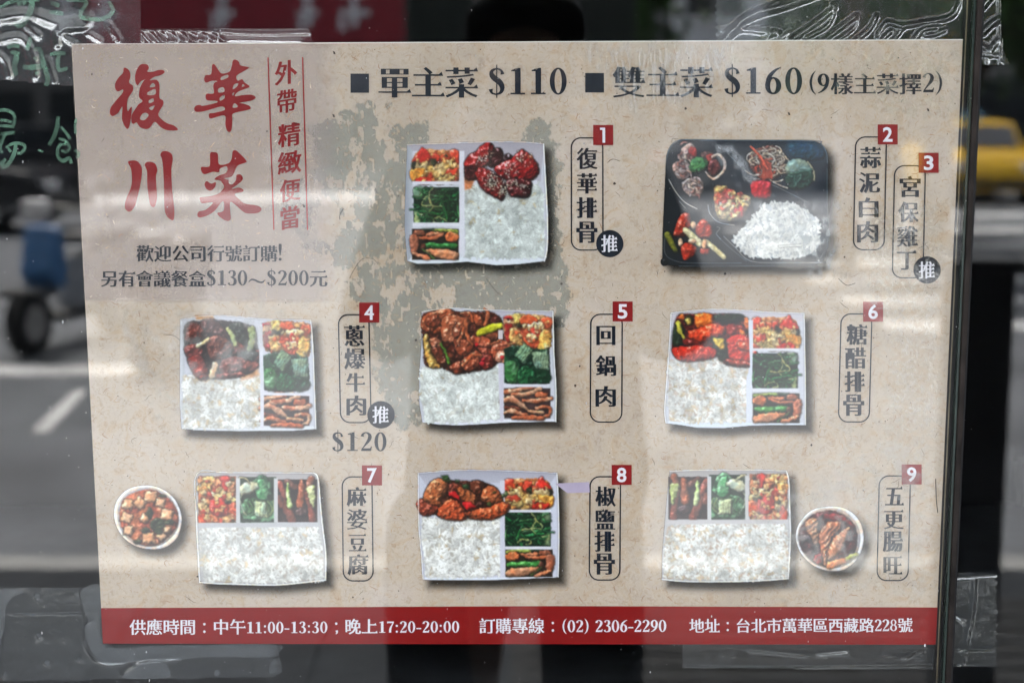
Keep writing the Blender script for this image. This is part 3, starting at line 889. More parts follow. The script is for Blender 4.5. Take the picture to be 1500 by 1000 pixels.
        for dj, di, q in ((0, 1, 1.5), (1, 0, 1.5), (0, -1, 1.5), (-1, 0, 1.5), (1, 1, .7), (1, -1, .7), (-1, 1, .7), (-1, -1, .7)):
            acc = acc+np.roll(rgb*w8, (dj, di), (0, 1))*q; den = den+np.roll(w8, (dj, di), (0, 1))*q
        bl = acc/den
        b2 = (bl*2+np.roll(bl, 1, 0)+np.roll(bl, -1, 0)+np.roll(bl, 1, 1)+np.roll(bl, -1, 1))/6
        bl = np.where(isf[..., None], bl*.55+b2*.45, np.where(ric[..., None], rgb*.30+b2*.70, rgb*.6+bl*.4))
        near = s.a > .97
        s.rgb = np.where(near[..., None], bl, rgb)
    def build(s, name, parent, h, m, label=None):
        X, Y = np.meshgrid(s.x0+np.arange(s.w)/s.res, s.y0+np.arange(s.h)/s.res)
        s.finish(X, Y)
        u, v = uv(X, Y); C = np.concatenate([lin(np.clip(s.rgb, 0, 1)*255)*.95, s.a[..., None]], 2).reshape(-1, 4)
        cell = np.maximum(np.maximum(s.a[:-1, :-1], s.a[1:, 1:]), np.maximum(s.a[1:, :-1], s.a[:-1, 1:])) > .012
        lab = s.lab[:-1, :-1]; e = empty(name, (0, 0, 0)); e.parent = parent
        if label: e['label'] = label
        for li, nm in enumerate(s.names):
            jj, ii = np.nonzero(cell & (lab == li))
            if len(jj) == 0: continue
            b = jj*s.w+ii; F = np.stack([b, b+s.w, b+s.w+1, b+1], 1)
            used, inv = np.unique(F, return_inverse=True); inv = inv.reshape(-1)
            me = bpy.data.meshes.new(nm)
            me.vertices.add(len(used)); me.loops.add(len(inv)); me.polygons.add(len(F))
            co = np.stack([u.ravel()[used], np.full(len(used), -h*.001), v.ravel()[used]], 1)
            me.vertices.foreach_set('co', co.ravel().astype(np.float32)); me.loops.foreach_set('vertex_index', inv.astype(np.int32))
            me.polygons.foreach_set('loop_start', np.arange(0, len(inv), 4, dtype=np.int32))
            me.update(calc_edges=True)
            at = me.color_attributes.new('ink', 'FLOAT_COLOR', 'POINT'); at.data.foreach_set('color', C[used].ravel().astype(np.float32))
            link(nm, me, m, e)
        return e

M_ink = bpy.data.materials.new('printed_picture'); M_ink.use_nodes = True
t = M_ink.node_tree; b = t.nodes['Principled BSDF']; b.inputs['Roughness'].default_value = .32; b.inputs['Specular IOR Level'].default_value = .35
at = t.nodes.new('ShaderNodeVertexColor'); at.layer_name = 'ink'
tc = t.nodes.new('ShaderNodeTexCoord'); nz = t.nodes.new('ShaderNodeTexNoise'); nz.inputs['Scale'].default_value = 900
mr = t.nodes.new('ShaderNodeMapRange'); mr.inputs['To Min'].default_value = .9; mr.inputs['To Max'].default_value = 1.1
mx = t.nodes.new('ShaderNodeMix'); mx.data_type = 'RGBA'; mx.blend_type = 'MULTIPLY'; mx.inputs[0].default_value = 1
t.links.new(tc.outputs['Object'], nz.inputs['Vector']); t.links.new(nz.outputs[0], mr.inputs[0])
t.links.new(at.outputs['Color'], mx.inputs['A']); t.links.new(mr.outputs[0], mx.inputs['B'])
t.links.new(mx.outputs['Result'], b.inputs['Base Color']); t.links.new(at.outputs['Alpha'], b.inputs['Alpha'])

# ---- recurring side dishes
def norm(cv, x0, x1, y0, y1, X0, X1, Y0, Y1, mirror=False):
    def f(p):
        u = (p[:, 0]-x0)/(x1-x0); v = (p[:, 1]-y0)/(y1-y0)
        if mirror: u = 1-u
        return np.stack([X0+u*(X1-X0), Y0+v*(Y1-Y0)], 1)
    cv.map = f; cv.mapk = (X1-X0)/(x1-x0)
def rect(x0, y0, x1, y1): return [(x0, y0), (x1, y0), (x1, y1), (x0, y1)]
def scatter(cv, P, n, r0, r1, cols, seed, bump=.4, spec=.3, el=.7):
    r = np.random.default_rng(seed); P = np.array(P, float); lo, hi = P.min(0), P.max(0); k = 0
    while k < n:
        x, y = r.uniform(lo[0], hi[0]), r.uniform(lo[1], hi[1])
        if not inside((x, y), P): continue
        q = r.uniform(r0, r1); c = np.array(cols[int(r.integers(len(cols)))])*r.uniform(.85, 1.1)
        cv.ell(x, y, q, q*r.uniform(el, 1), c, rot=r.uniform(0, 3), R=2.5, bump=bump, spec=spec, ao=.25, wob=.8); k += 1
RED, ORR, EGG, PALE = (208, 58, 34), (214, 92, 46), (218, 168, 80), (232, 202, 142)
def side_a(cv, *a, mirror=False):
    norm(cv, 725, 1105, 95, 865, *a, mirror=mirror)
    cv.label = 'tomato_egg'
    cv.blob([(735, 130), (800, 110), (930, 105), (1030, 110), (1090, 170), (1100, 300), (1040, 345), (880, 345), (760, 340), (728, 290), (725, 180)], (196, 112, 56), wob=2, bump=0.60, alt=(214, 150, 90), ao=0)
    for p, c in (([(725, 125), (760, 105), (795, 115), (805, 170), (765, 205), (730, 195)], RED), ([(800, 140), (860, 135), (885, 160), (870, 195), (810, 195)], (220, 70, 26)),
                 ([(880, 135), (940, 130), (935, 185), (885, 195)], RED), ([(945, 170), (1010, 92), (1045, 130), (1090, 190), (1000, 205)], (206, 40, 28)),
                 ([(745, 240), (830, 238), (835, 285), (750, 285)], RED), ([(735, 290), (800, 290), (820, 335), (740, 330)], (170, 70, 40))):
        cv.blob(p, c, R=4, spec=.5, bump=.3)
    cv.blob([(780, 190), (850, 178), (885, 212), (960, 215), (992, 262), (955, 312), (900, 300), (855, 292), (835, 240), (790, 232)], EGG, R=3, bump=0.70, alt=PALE, spec=.2)
    cv.blob([(955, 190), (1060, 195), (1065, 240), (990, 245)], PALE, R=3, bump=0.65, alt=EGG)
    cv.blob([(990, 235), (1105, 245), (1095, 320), (1040, 335), (990, 300)], (212, 142, 48), R=3, bump=0.65)
    cv.blob([(940, 295), (1060, 300), (1050, 342), (940, 340)], (196, 34, 18), R=3, spec=.4)
    cv.blob([(760, 288), (850, 285), (908, 325), (890, 350), (800, 325)], (176, 150, 86), R=3, bump=.8)
    scatter(cv, [(740, 120), (1080, 130), (1095, 320), (750, 335)], 26, 9, 19, [(214, 100, 52), (222, 170, 92), (232, 200, 140), (206, 66, 38), (216, 140, 70)], 3)
    cv.ell(925, 193, 20, 20, (34, 44, 22), R=2); cv.ell(1082, 214, 16, 22, (30, 36, 24), R=2); cv.ell(830, 150, 9, 7, (40, 50, 25), R=2)
    cv.label = 'green_vegetable'
    cv.flat(rect(730, 364, 1082, 627), (10, 38, 26), noise=.4, f=.15)
    cv.blob([(985, 365), (1075, 368), (1078, 440), (1030, 455), (980, 400)], (104, 140, 112), R=6, bump=.3, spec=.1)
    cv.blob([(1003, 545), (1080, 528), (1075, 620), (985, 622)], (142, 176, 122), R=4, bump=.2, spec=.2, smooth=False)
    r = np.random.default_rng(9)
    for k in range(70):
        x, y = r.uniform(735, 1020), r.uniform(372, 600); a = r.normal(.3, .8); l = r.uniform(30, 75)
        g = r.uniform(.45, 1.5); c = (18*g, 84*g, 40*g) if r.random() < .75 else (60*g, 140*g, 76*g)
        P = [(x-math.cos(a)*l, y-math.sin(a)*l), (x+r.uniform(-12, 12), y+r.uniform(-12, 12)), (x+math.cos(a)*l, y+math.sin(a)*l)]
        P = [(min(max(px, 733), 1085), min(max(py, 368), 618)) for px, py in P]
        cv.path(P, r.uniform(9, 20), c, spec=.35, ao=.45, wob=.3)
    cv.path([(1030, 500), (1075, 515), (1108, 518)], 12, (26, 90, 50)); 
    for P in ([(930, 370), (962, 405), (958, 450), (930, 492), (865, 497)], [(962, 415), (1020, 470), (1000, 492), (935, 490), (960, 525)], [(825, 595), (880, 572), (925, 585), (928, 605), (890, 608)]):
        cv.path(P, 9, (170, 178, 110), spec=.2, ao=.3, wob=.2)
    cv.label = 'tofu_strips'
    cv.flat(rect(733, 650, 1096, 863), (36, 26, 18), noise=.4, f=.15)
    cv.path([(745, 668), (850, 660), (928, 660)], 24, (132, 160, 58)); cv.path([(935, 655), (1010, 658)], 16, (30, 60, 34))
    cv.blob([(1000, 660), (1070, 660), (1080, 695), (1000, 695)], (138, 76, 52), R=4)
    cv.blob([(842, 676), (985, 674), (985, 702), (850, 704)], (200, 122, 86), R=4, smooth=False, spec=.25)
    cv.blob([(733, 690), (790, 668), (835, 690), (830, 725), (775, 738), (735, 722)], (196, 104, 56), R=3, bump=0.60, spec=.35)
    cv.path([(860, 690), (920, 712), (1000, 715), (1085, 705)], [20, 24, 24, 18], (180, 98, 62)); 
    cv.blob([(1050, 700), (1110, 700), (1105, 800), (1070, 835), (1045, 790)], (166, 94, 66), R=5)
    cv.path([(765, 768), (990, 762)], 44, (32, 108, 40), R=5, spec=.4, alt=(70, 150, 60)); cv.ell(1008, 775, 22, 30, (90, 44, 30), R=4)
    cv.path([(925, 850), (1010, 790)], 10, (80, 130, 60))
    cv.blob([(738, 815), (820, 792), (970, 786), (978, 808), (890, 850), (790, 862), (742, 858)], (202, 136, 98), R=5, bump=.4, spec=.2)
    cv.blob([(955, 842), (1075, 806), (1085, 828), (990, 862), (965, 862)], (200, 124, 88), R=5, bump=.4)
    cv.map = None
def divider(cv, pts, c=(222, 222, 232)): cv.label = 'tray'; cv.flat(pts, c, noise=.02)
def side_b(cv, *a):
    norm(cv, 680, 1045, 90, 885, *a)
    cv.label = 'tomato_egg'
    cv.blob([(690, 130), (770, 100), (900, 100), (1030, 120), (1040, 200), (1030, 350), (980, 370), (880, 330), (740, 330), (695, 280)], (178, 110, 66), wob=2, bump=0.65, alt=(214, 160, 100), ao=0)
    for p, c, k in (([(690, 118), (740, 118), (740, 138), (692, 140)], (180, 30, 34), .3), ([(690, 145), (770, 140), (775, 180), (700, 185)], (206, 156, 112), 1),
        ([(760, 100), (815, 98), (818, 160), (765, 165)], (226, 196, 96), 1), ([(820, 115), (890, 105), (935, 150), (900, 170), (825, 165)], (210, 84, 40), .4),
        ([(965, 130), (1035, 125), (1042, 180), (1000, 205), (960, 175)], (214, 84, 48), .4), ([(700, 185), (750, 180), (755, 290), (710, 295)], (146, 34, 30), .5),
        ([(740, 205), (810, 215), (825, 310), (760, 325), (735, 260)], (216, 166, 92), 0.66), ([(800, 210), (870, 205), (880, 270), (810, 270)], (216, 88, 52), .3),
        ([(865, 168), (970, 160), (975, 205), (880, 215)], (240, 220, 172), 0.77), ([(890, 195), (962, 200), (960, 270), (900, 275)], (212, 62, 46), .3),
        ([(835, 265), (960, 275), (960, 335), (880, 342)], (208, 84, 46), .4), ([(868, 250), (930, 248), (928, 298), (870, 296)], (238, 208, 156), 0.72),
        ([(960, 230), (1025, 225), (1032, 310), (990, 368), (940, 350)], (224, 174, 82), 0.66)):
        cv.blob(p, c, R=3.5, bump=k, spec=.35)
    scatter(cv, [(700, 120), (1030, 130), (1025, 340), (760, 320)], 26, 8, 17, [(214, 100, 56), (222, 170, 98), (236, 206, 150), (206, 66, 44), (214, 140, 76)], 4)
    cv.ell(800, 183, 20, 15, (36, 44, 26), R=2)
    cv.label = 'green_vegetable'
    cv.blob([(690, 350), (760, 330), (1020, 360), (1028, 520), (1020, 605), (900, 612), (760, 612), (690, 600)], (12, 42, 28), R=6, bump=.8, wob=1.5, ao=0, alt=(24, 70, 40), smooth=False)
    cv.blob([(700, 455), (760, 440), (810, 520), (790, 600), (720, 600), (695, 540)], (40, 104, 46), R=8, bump=.6, alt=(90, 140, 96))
    cv.blob([(800, 500), (860, 475), (935, 550), (925, 600), (800, 605)], (20, 84, 46), R=6, bump=1)
    cv.blob([(930, 515), (1000, 505), (1038, 570), (990, 610), (930, 605)], (12, 50, 30), R=4, bump=0.80)
    cv.blob([(832, 305), (900, 360), (848, 470), (765, 405)], (100, 144, 116), R=5, smooth=False, streak=(.7, 1.6, .35), spec=.1)
    cv.blob([(893, 378), (1015, 368), (1020, 512), (925, 495), (905, 450)], (112, 150, 132), R=5, smooth=False, streak=(0.1, 1.6, .35), spec=.1)
    cv.path([(845, 470), (870, 430), (895, 410)], 12, (14, 46, 30))
    cv.label = 'tofu_strips'
    cv.flat(rect(690, 640, 1028, 860), (64, 44, 44), noise=.4, f=.12)
    D, Lt = (186, 96, 58), (212, 158, 122)
    cv.path([(780, 625), (840, 625)], 22, (110, 50, 34)); cv.path([(675, 668), (780, 655), (905, 630)], 30, D, alt=Lt); cv.path([(750, 690), (860, 680), (950, 645)], 36, D, alt=Lt)
    cv.path([(935, 690), (985, 690)], 42, D); cv.path([(830, 728), (930, 735), (1035, 715)], [26, 40, 26], Lt, alt=D); cv.path([(700, 780), (800, 790)], 26, (100, 50, 36))
    cv.path([(672, 735), (740, 718), (820, 765), (868, 802)], [34, 46, 40, 14], Lt, alt=(196, 120, 84)); cv.path([(930, 790), (975, 775), (1025, 790), (1020, 830), (985, 848)], 26, D, alt=Lt)
    cv.path([(675, 828), (745, 806), (850, 840)], [16, 36, 36], Lt, alt=D); cv.path([(870, 808), (975, 818)], 22, Lt); cv.path([(755, 858), (860, 855), (970, 862)], [24, 36, 34], D)
    cv.map = None
def row_c(cv, *a, mirror=False, haze=0):
    norm(cv, 585, 1385, 60, 385, *a, mirror=mirror)
    cv.label = 'tomato_egg'
    cv.flat(rect(592, 75, 842, 384), (166, 98, 66), noise=.3, wob=1)
    for p, c, k, R in (([(605, 90), (690, 80), (715, 140), (620, 155)], (232, 184, 104), 0.99, 4), ([(588, 140), (650, 145), (660, 190), (595, 190)], (222, 160, 84), 0.83, 4),
        ([(740, 78), (800, 80), (812, 150), (760, 185), (735, 120)], (206, 54, 44), .4, 5), ([(698, 98), (738, 98), (736, 138), (700, 138)], (234, 146, 92), .4, 4),
        ([(640, 185), (700, 180), (705, 240), (650, 245)], (204, 50, 34), .4, 5), ([(600, 180), (650, 190), (640, 230), (600, 225)], (220, 120, 70), .8, 4),
        ([(690, 165), (770, 170), (775, 220), (700, 220)], (242, 216, 160), 0.99, 4), ([(595, 245), (670, 230), (685, 300), (650, 325), (600, 305)], (226, 190, 136), 0.83, 4),
        ([(690, 140), (740, 145), (730, 180), (695, 175)], (214, 74, 52), .4, 4), ([(765, 205), (840, 215), (838, 265), (775, 265)], (214, 198, 136), 0.88, 4),
        ([(775, 265), (845, 255), (845, 345), (790, 360)], (220, 90, 54), .7, 5), ([(595, 330), (640, 325), (645, 388), (598, 385)], (208, 70, 34), .5, 4),
        ([(650, 340), (720, 340), (722, 385), (655, 385)], (206, 100, 52), .6, 4), ([(735, 335), (830, 335), (825, 382), (740, 380)], (216, 160, 98), 0.77, 4),
        ([(790, 120), (835, 125), (832, 200), (790, 190)], (222, 140, 90), 1, 4),
        ([(680, 230), (730, 212), (785, 250), (790, 320), (730, 345), (680, 310)], (216, 56, 48), .4, 9)):
        cv.blob(p, c, R=R, bump=k, spec=.35)
    scatter(cv, [(598, 85), (835, 85), (835, 380), (598, 380)], 40, 9, 20, [(222, 120, 78), (230, 184, 116), (238, 210, 156), (212, 76, 54), (222, 150, 92)], 5)
    for x, y in ((648, 268), (800, 245), (815, 100), (775, 240)): cv.ell(x, y, 14, 10, (60, 62, 38), R=2)
    cv.label = 'green_vegetable'
    cv.flat(rect(870, 80, 1112, 384), (36, 54, 40), noise=.4, f=.15)
    for p, c in (([(955, 110), (1020, 65), (1078, 130), (1080, 200), (990, 170)], (28, 74, 42)), ([(880, 260), (950, 220), (1110, 250), (1100, 370), (900, 360)], (46, 92, 52)),
                 ([(985, 95), (1040, 110), (1062, 200), (1030, 240), (975, 200)], (66, 146, 84))):
        cv.blob(p, c, R=6, bump=0.60, alt=(110, 170, 120))
    for k in range(14):
        x = 900+k*13; cv.path([(x, 340-8*(k % 3)), (x+25, 290), (x+20*(k % 2), 240)], 9, (70+k*3, 140, 84), wob=.5)
    cv.blob([(868, 145), (945, 108), (995, 150), (890, 208)], (186, 202, 182), R=7, bump=.3, spec=.1)
    cv.blob([(962, 240), (1043, 248), (1052, 352), (968, 342)], (170, 200, 168), R=5, smooth=False, streak=(0.05, 1.7, .35), spec=.1)
    cv.path([(885, 200), (872, 240), (885, 300), (910, 335)], 8, (166, 186, 160)); cv.path([(870, 85), (905, 90), (930, 120)], 12, (160, 165, 130))
    cv.label = 'tofu_strips'
    cv.flat(rect(1118, 95, 1382, 380), (46, 28, 24), noise=.4, f=.12)
    for P, wd, c in (([(1130, 125), (1150, 170), (1165, 215)], 42, (150, 70, 56)), ([(1185, 118), (1240, 150)], 46, (96, 52, 40)), ([(1150, 240), (1185, 300), (1215, 365)], [34, 60, 60], (120, 60, 46)),
                     ([(1345, 95), (1320, 160)], 46, (134, 76, 54)), ([(1310, 190), (1335, 270), (1350, 365)], [26, 42, 54], (126, 60, 46)), ([(1130, 215), (1140, 270)], 32, (110, 60, 50))):
        cv.path(P, wd, c, spec=.35)
    cv.blob([(1265, 110), (1300, 115), (1292, 278), (1242, 270), (1255, 180)], (152, 84, 56), R=6, spec=.3)
    cv.path([(1188, 125), (1190, 200), (1202, 272)], [18, 32, 40], (160, 196, 96), alt=(200, 216, 150)); cv.blob([(1310, 150), (1365, 138), (1372, 170), (1366, 268), (1342, 268)], (176, 190, 104), R=5, alt=(210, 214, 150))
    cv.ell(1275, 315, 42, 30, (66, 44, 46), R=4, spec=.4)
    cv.map = None
def tray(cv, outline, inner=(206, 208, 219)):
    cv.shadow(outline); cv.label = 'tray'
    cv.flat(outline, inner, noise=.03, f=.05)
def rim(cv, pts, wd=5, c=(236, 238, 246)): cv.label = 'tray'; cv.path(pts, wd, c, bump=0, spec=0, ao=.15, wob=.05, lo=.75)

PICS = []
def start(name, bbox, T, **k):
    cv = Canvas(bbox, T, **k); PICS.append((name, cv)); return cv
# ---- 1 glazed ribs
cv = start(1, (575, 190, 838, 415), (580, 190, 4.76))
O = [(80, 105), (300, 98), (600, 85), (850, 85), (1030, 98), (1040, 300), (1057, 600), (1055, 820), (1035, 915), (850, 937), (700, 944), (500, 920), (300, 932), (150, 935), (80, 915), (62, 700), (64, 500), (76, 300)]
tray(cv, O)
cv.grad([(80, 105), (118, 130), (118, 880), (85, 915), (62, 700), (64, 500)], (150, 156, 168), (188, 192, 202))
cv.grad([(80, 105), (850, 85), (1030, 98), (1010, 360), (475, 360), (440, 150), (118, 150)], (172, 168, 178), (188, 184, 196), horizontal=False)
cv.flat([(86, 912), (110, 885), (1020, 885), (1035, 912), (850, 935), (700, 942), (500, 918), (300, 930), (150, 933)], (226, 231, 240))
cv.rice([(482, 385), (600, 370), (900, 365), (990, 372), (1028, 450), (1035, 880), (900, 895), (486, 886)], 1050, base=(202, 208, 204), bright=.93, brown=.45, tint=(.97, 1.0, 1.0))
side_a(cv, 103, 445, 128, 910, mirror=True)
divider(cv, rect(443, 148, 478, 886)); divider(cv, rect(116, 360, 445, 382)); divider(cv, rect(116, 648, 445, 674))
divider(cv, rect(478, 355, 560, 385), (214, 214, 224)); divider(cv, rect(930, 352, 985, 378), (222, 222, 232))
cv.label = 'glazed_meat'
cv.flat([(478, 330), (555, 340), (520, 410), (480, 420)], (206, 120, 70), noise=.3, soft=2)
gl = dict(bump=.9, spec=.8, f=.26, ao=.6, lo=.20)
cv.blob([(485, 245), (560, 255), (570, 340), (490, 345)], (56, 12, 14), R=7, **gl)
cv.blob([(640, 150), (725, 128), (748, 180), (725, 250), (650, 255)], (44, 10, 14), R=7, **gl); cv.blob([(755, 185), (790, 170), (820, 200), (800, 230), (750, 220)], (28, 12, 18), R=5, **gl)
cv.blob([(478, 230), (510, 180), (560, 150), (600, 110), (650, 88), (682, 125), (668, 180), (640, 250), (560, 275), (490, 262)], (146, 18, 18), R=12, **gl)
cv.blob([(688, 265), (740, 230), (800, 205), (850, 160), (885, 138), (930, 175), (985, 235), (996, 300), (950, 350), (850, 368), (760, 350), (705, 310)], (152, 20, 20), R=15, **gl)
cv.blob([(770, 360), (850, 345), (940, 360), (945, 420), (920, 472), (840, 472), (790, 450)], (76, 12, 14), R=11, **gl)
cv.blob([(553, 300), (590, 262), (640, 278), (725, 335), (768, 400), (745, 492), (690, 470), (620, 430), (575, 370)], (128, 20, 18), R=13, **gl)
cv.ell(940, 190, 16, 12, (200, 90, 50), R=3)
r = np.random.default_rng(4); cv.label = 'sesame_seeds'
for cx, cy, sx, sy, n in ((600, 200, 50, 30, 34), (665, 350, 40, 60, 95), (790, 290, 60, 40, 30), (880, 210, 60, 40, 30), (740, 420, 40, 40, 45), (830, 375, 60, 25, 30), (900, 400, 30, 40, 14)):
    for k in range(int(n*.8)):
        x, y = cx+r.normal(0, .6)*sx, cy+r.normal(0, .6)*sy; a = r.uniform(0, PI)
        cv.path([(x-3*math.cos(a), y-3*math.sin(a)), (x+3*math.cos(a), y+3*math.sin(a))], 6, (240, 234, 212), bump=0, spec=0, ao=.25, wob=0, lo=.85, soft=.4)
rim(cv, [(78, 107), (300, 97), (600, 86), (850, 85), (1032, 98)], 5, (200, 200, 210)); rim(cv, [(1030, 100), (1040, 300), (1055, 600), (1053, 820), (1034, 914)], 9)
# ---- 2 black box with clear lid
cv = start(2, (948, 192, 1242, 425), (950, 190, 4.546))
O = [(118, 170), (145, 105), (215, 63), (450, 64), (700, 66), (1085, 68), (1150, 88), (1188, 140), (1196, 200), (1192, 500), (1196, 780), (1168, 868), (1100, 908), (700, 908), (300, 905), (120, 900), (90, 860), (92, 700), (104, 450)]
cv.shadow(O, 8, 9, 14, .85); cv.label = 'tray'
cv.grad(O, (14, 20, 26), (24, 36, 50)); cv.ell(103, 878, 24, 28, (14, 16, 20), R=4, ao=0)
cv.blob([(930, 90), (1090, 85), (1170, 140), (1150, 200), (960, 190)], (16, 56, 84), R=12, bump=.5, spec=.1, ao=0, soft=6, wob=0)
LN = dict(bump=0, spec=0, ao=0, wob=.05, lo=.8)
for P, wd, c in (([(118, 200), (140, 120), (215, 66), (450, 68), (1085, 71), (1150, 92), (1186, 150), (1192, 220)], 4, (92, 118, 142)), ([(135, 330), (180, 410), (240, 480), (322, 525)], 6, (150, 160, 168)),
                 ([(205, 475), (245, 520)], 4, (110, 120, 128)), ([(395, 500), (410, 560), (470, 615), (570, 632)], 6, (140, 150, 160)), ([(500, 708), (580, 785), (680, 872), (900, 882), (1180, 880)], 5, (120, 132, 144)),
                 ([(470, 720), (560, 800), (650, 870)], 4, (90, 100, 112)), ([(110, 690), (108, 820), (180, 872), (300, 885), (620, 884)], 4, (80, 92, 104)), ([(200, 905), (400, 908), (840, 904)], 3, (90, 104, 120)),
                 ([(1188, 250), (1190, 500), (1192, 780)], 3, (90, 110, 124)), ([(455, 645), (475, 655), (450, 690), (480, 725)], 4, (120, 130, 140)), ([(690, 380), (800, 360), (920, 410), (1060, 480)], 4, (110, 122, 132)),
                 ([(500, 120), (560, 190), (640, 260)], 5, (92, 104, 112))):
    cv.path(P, wd, c, **LN)
cv.label = 'sliced_pork'
pk = dict(R=5, bump=.9, spec=.25, ao=.5)
for p, c in (([(225, 120), (285, 85), (325, 150), (290, 200), (240, 215), (215, 165)], (186, 166, 168)), ([(160, 230), (230, 200), (290, 260), (250, 330), (180, 310)], (176, 150, 152)), ([(270, 120), (320, 125), (320, 180), (270, 180)], (140, 30, 28)),
             ([(350, 150), (430, 150), (440, 200), (370, 210)], (84, 60, 60)), ([(225, 350), (300, 310), (360, 340), (350, 430), (280, 440), (230, 400)], (168, 152, 156)), ([(385, 170), (430, 165), (420, 215), (390, 210)], (170, 60, 48)),
             ([(400, 220), (450, 195), (480, 250), (440, 310), (395, 280)], (92, 34, 34))): cv.blob(p, c, **pk)
cv.path([(425, 180), (470, 165), (508, 220), (495, 280), (430, 325), (380, 280)], [14, 20, 22, 20, 18, 10], (206, 190, 184), bump=.5)
cv.path([(230, 370), (260, 330), (310, 330)], 14, (200, 186, 184)); cv.path([(275, 440), (300, 370), (350, 350)], 10, (198, 186, 188)); cv.ell(215, 265, 20, 9, (206, 140, 128), R=3)
cv.blob([(270, 240), (310, 180), (370, 190), (395, 235), (350, 275), (290, 280)], (64, 134, 76), R=5, bump=1.5, spec=.2)
r = np.random.default_rng(12)
for k in range(34):
    cx, cy = (248, 170) if k % 3 == 0 else (215, 265) if k % 3 == 1 else (300, 385)
    cx += r.normal(0, 22); cy += r.normal(0, 30); a = r.uniform(0, 6.3); q = r.uniform(14, 34)
    c = [(206, 188, 188), (182, 158, 160), (222, 208, 204), (150, 96, 90), (120, 60, 56)][int(r.integers(5))]
    cv.path([(cx+q*math.cos(a+i*.9), cy+q*.8*math.sin(a+i*.9)) for i in range(3)], r.uniform(9, 17), c, bump=.3, spec=.3, ao=.4)
cv.blob([(275, 235), (312, 188), (365, 196), (388, 235), (345, 268), (292, 272)], (66, 138, 80), R=4, bump=.6, spec=.2, wob=2)
cv.label = 'noodle_salad'; r = np.random.default_rng(8)
cv.blob([(690, 340), (810, 345), (815, 440), (750, 460), (690, 430)], (186, 26, 38), R=8, bump=.6, wob=2); cv.blob([(680, 150), (830, 100), (900, 180), (900, 280), (800, 340), (680, 260)], (120, 60, 50), R=8, bump=1.2)
for k in range(64):
    cx, cy = 785+r.normal(0, 50), 225+r.normal(0, 48); rr = r.uniform(25, 70); a = r.uniform(0, 6.3); da = r.uniform(.6, 1.2)*(1 if r.random() < .5 else -1)
    P = [(cx+rr*math.cos(a+da*i)*1.1, cy+rr*.8*math.sin(a+da*i)) for i in range(4)]
    P = [(min(max(x, 630), 930), min(max(y, 92), 375)) for x, y in P]
    carrot = abs(cx-770) < 34 and cy > 200 and r.random() < .75
    cv.path(P, 9, (222, 76, 48) if carrot else (206, 196, 182), spec=.25, ao=.45, wob=.2, bump=.1)
for k in range(12): cv.path([(735+k*7, 180+k*4), (760+k*5, 250), (755+k*6, 320)], 8, (226, 80, 52), ao=.3, wob=.2)
cv.path([(680, 110), (740, 170), (790, 260)], 15, (230, 88, 56), wob=.3); cv.path([(830, 345), (880, 370), (925, 385)], 9, (206, 200, 190)); 
cv.label = 'green_vegetable'
cv.blob([(925, 215), (1000, 190), (1075, 225), (1085, 280), (930, 295)], (120, 152, 148), R=7, bump=.4, spec=.3); cv.blob([(918, 300), (1085, 275), (1090, 350), (1000, 400), (930, 375)], (28, 62, 50), R=6, bump=1.4)
cv.path([(1060, 210), (1100, 270), (1105, 335)], 9, (170, 180, 160), wob=.2); cv.path([(930, 290), (1000, 282), (1090, 262)], 12, (60, 110, 96))
cv.label = 'tomato_egg'
for p, c, k in (([(440, 380), (500, 370), (575, 420), (650, 440), (670, 490), (620, 580), (520, 600), (450, 550), (435, 450)], (176, 130, 84), 1.6), ([(435, 430), (500, 395), (520, 470), (445, 485)], (218, 92, 66), .5), ([(500, 395), (570, 400), (575, 450), (510, 455)], (222, 84, 84), .4),
                ([(580, 430), (670, 440), (670, 500), (590, 500)], (232, 200, 136), 1.8), ([(450, 380), (520, 375), (515, 400), (450, 410)], (216, 184, 110), 1.6), ([(475, 480), (560, 470), (565, 525), (480, 530)], (240, 216, 170), 1.6),
                ([(565, 520), (630, 505), (630, 580), (575, 580)], (196, 44, 48), .5), ([(460, 540), (560, 545), (570, 605), (470, 590)], (128, 112, 66), 1.4)): cv.blob(p, c, R=4, bump=k, spec=.3)
scatter(cv, [(440, 385), (640, 430), (655, 500), (610, 580), (480, 590), (440, 480)], 34, 9, 19, [(222, 100, 82), (232, 190, 124), (240, 214, 160), (206, 70, 62), (180, 150, 90)], 6)
cv.label = 'diced_chicken'
for p in ([(180, 640), (220, 560), (272, 560), (280, 630), (250, 700), (170, 705)], [(315, 640), (365, 590), (415, 640), (420, 700), (370, 725), (320, 700)], [(215, 780), (260, 750), (325, 790), (280, 850), (230, 862)], [(345, 790), (400, 790), (400, 825), (350, 825)]):
    cv.blob(p, (168, 44, 24), R=9, bump=.8, spec=.5)
cv.path([(125, 700), (150, 750), (180, 805)], [46, 40, 28], (120, 120, 22), alt=(60, 70, 20)); cv.path([(250, 670), (340, 755)], 48, (206, 196, 120), alt=(230, 220, 170)); cv.path([(385, 745), (440, 790), (500, 845)], [36, 36, 34], (220, 200, 130), alt=(236, 224, 180))
for x, y, rx, ry in ((297, 632, 20, 27), (212, 748, 17, 28), (287, 740, 27, 19), (372, 755, 18, 36)): cv.ell(x, y, rx, ry, (226, 178, 140), R=4, bump=.1, spec=.3)
cv.rice([(545, 735), (600, 690), (650, 620), (700, 580), (760, 500), (850, 480), (950, 485), (1060, 540), (1135, 600), (1140, 640), (1130, 700), (1148, 750), (1110, 800), (1040, 840), (950, 855), (850, 850), (720, 850), (640, 830), (590, 770)], 760, base=(176, 181, 186), bright=.98, brown=.1, seed=9)
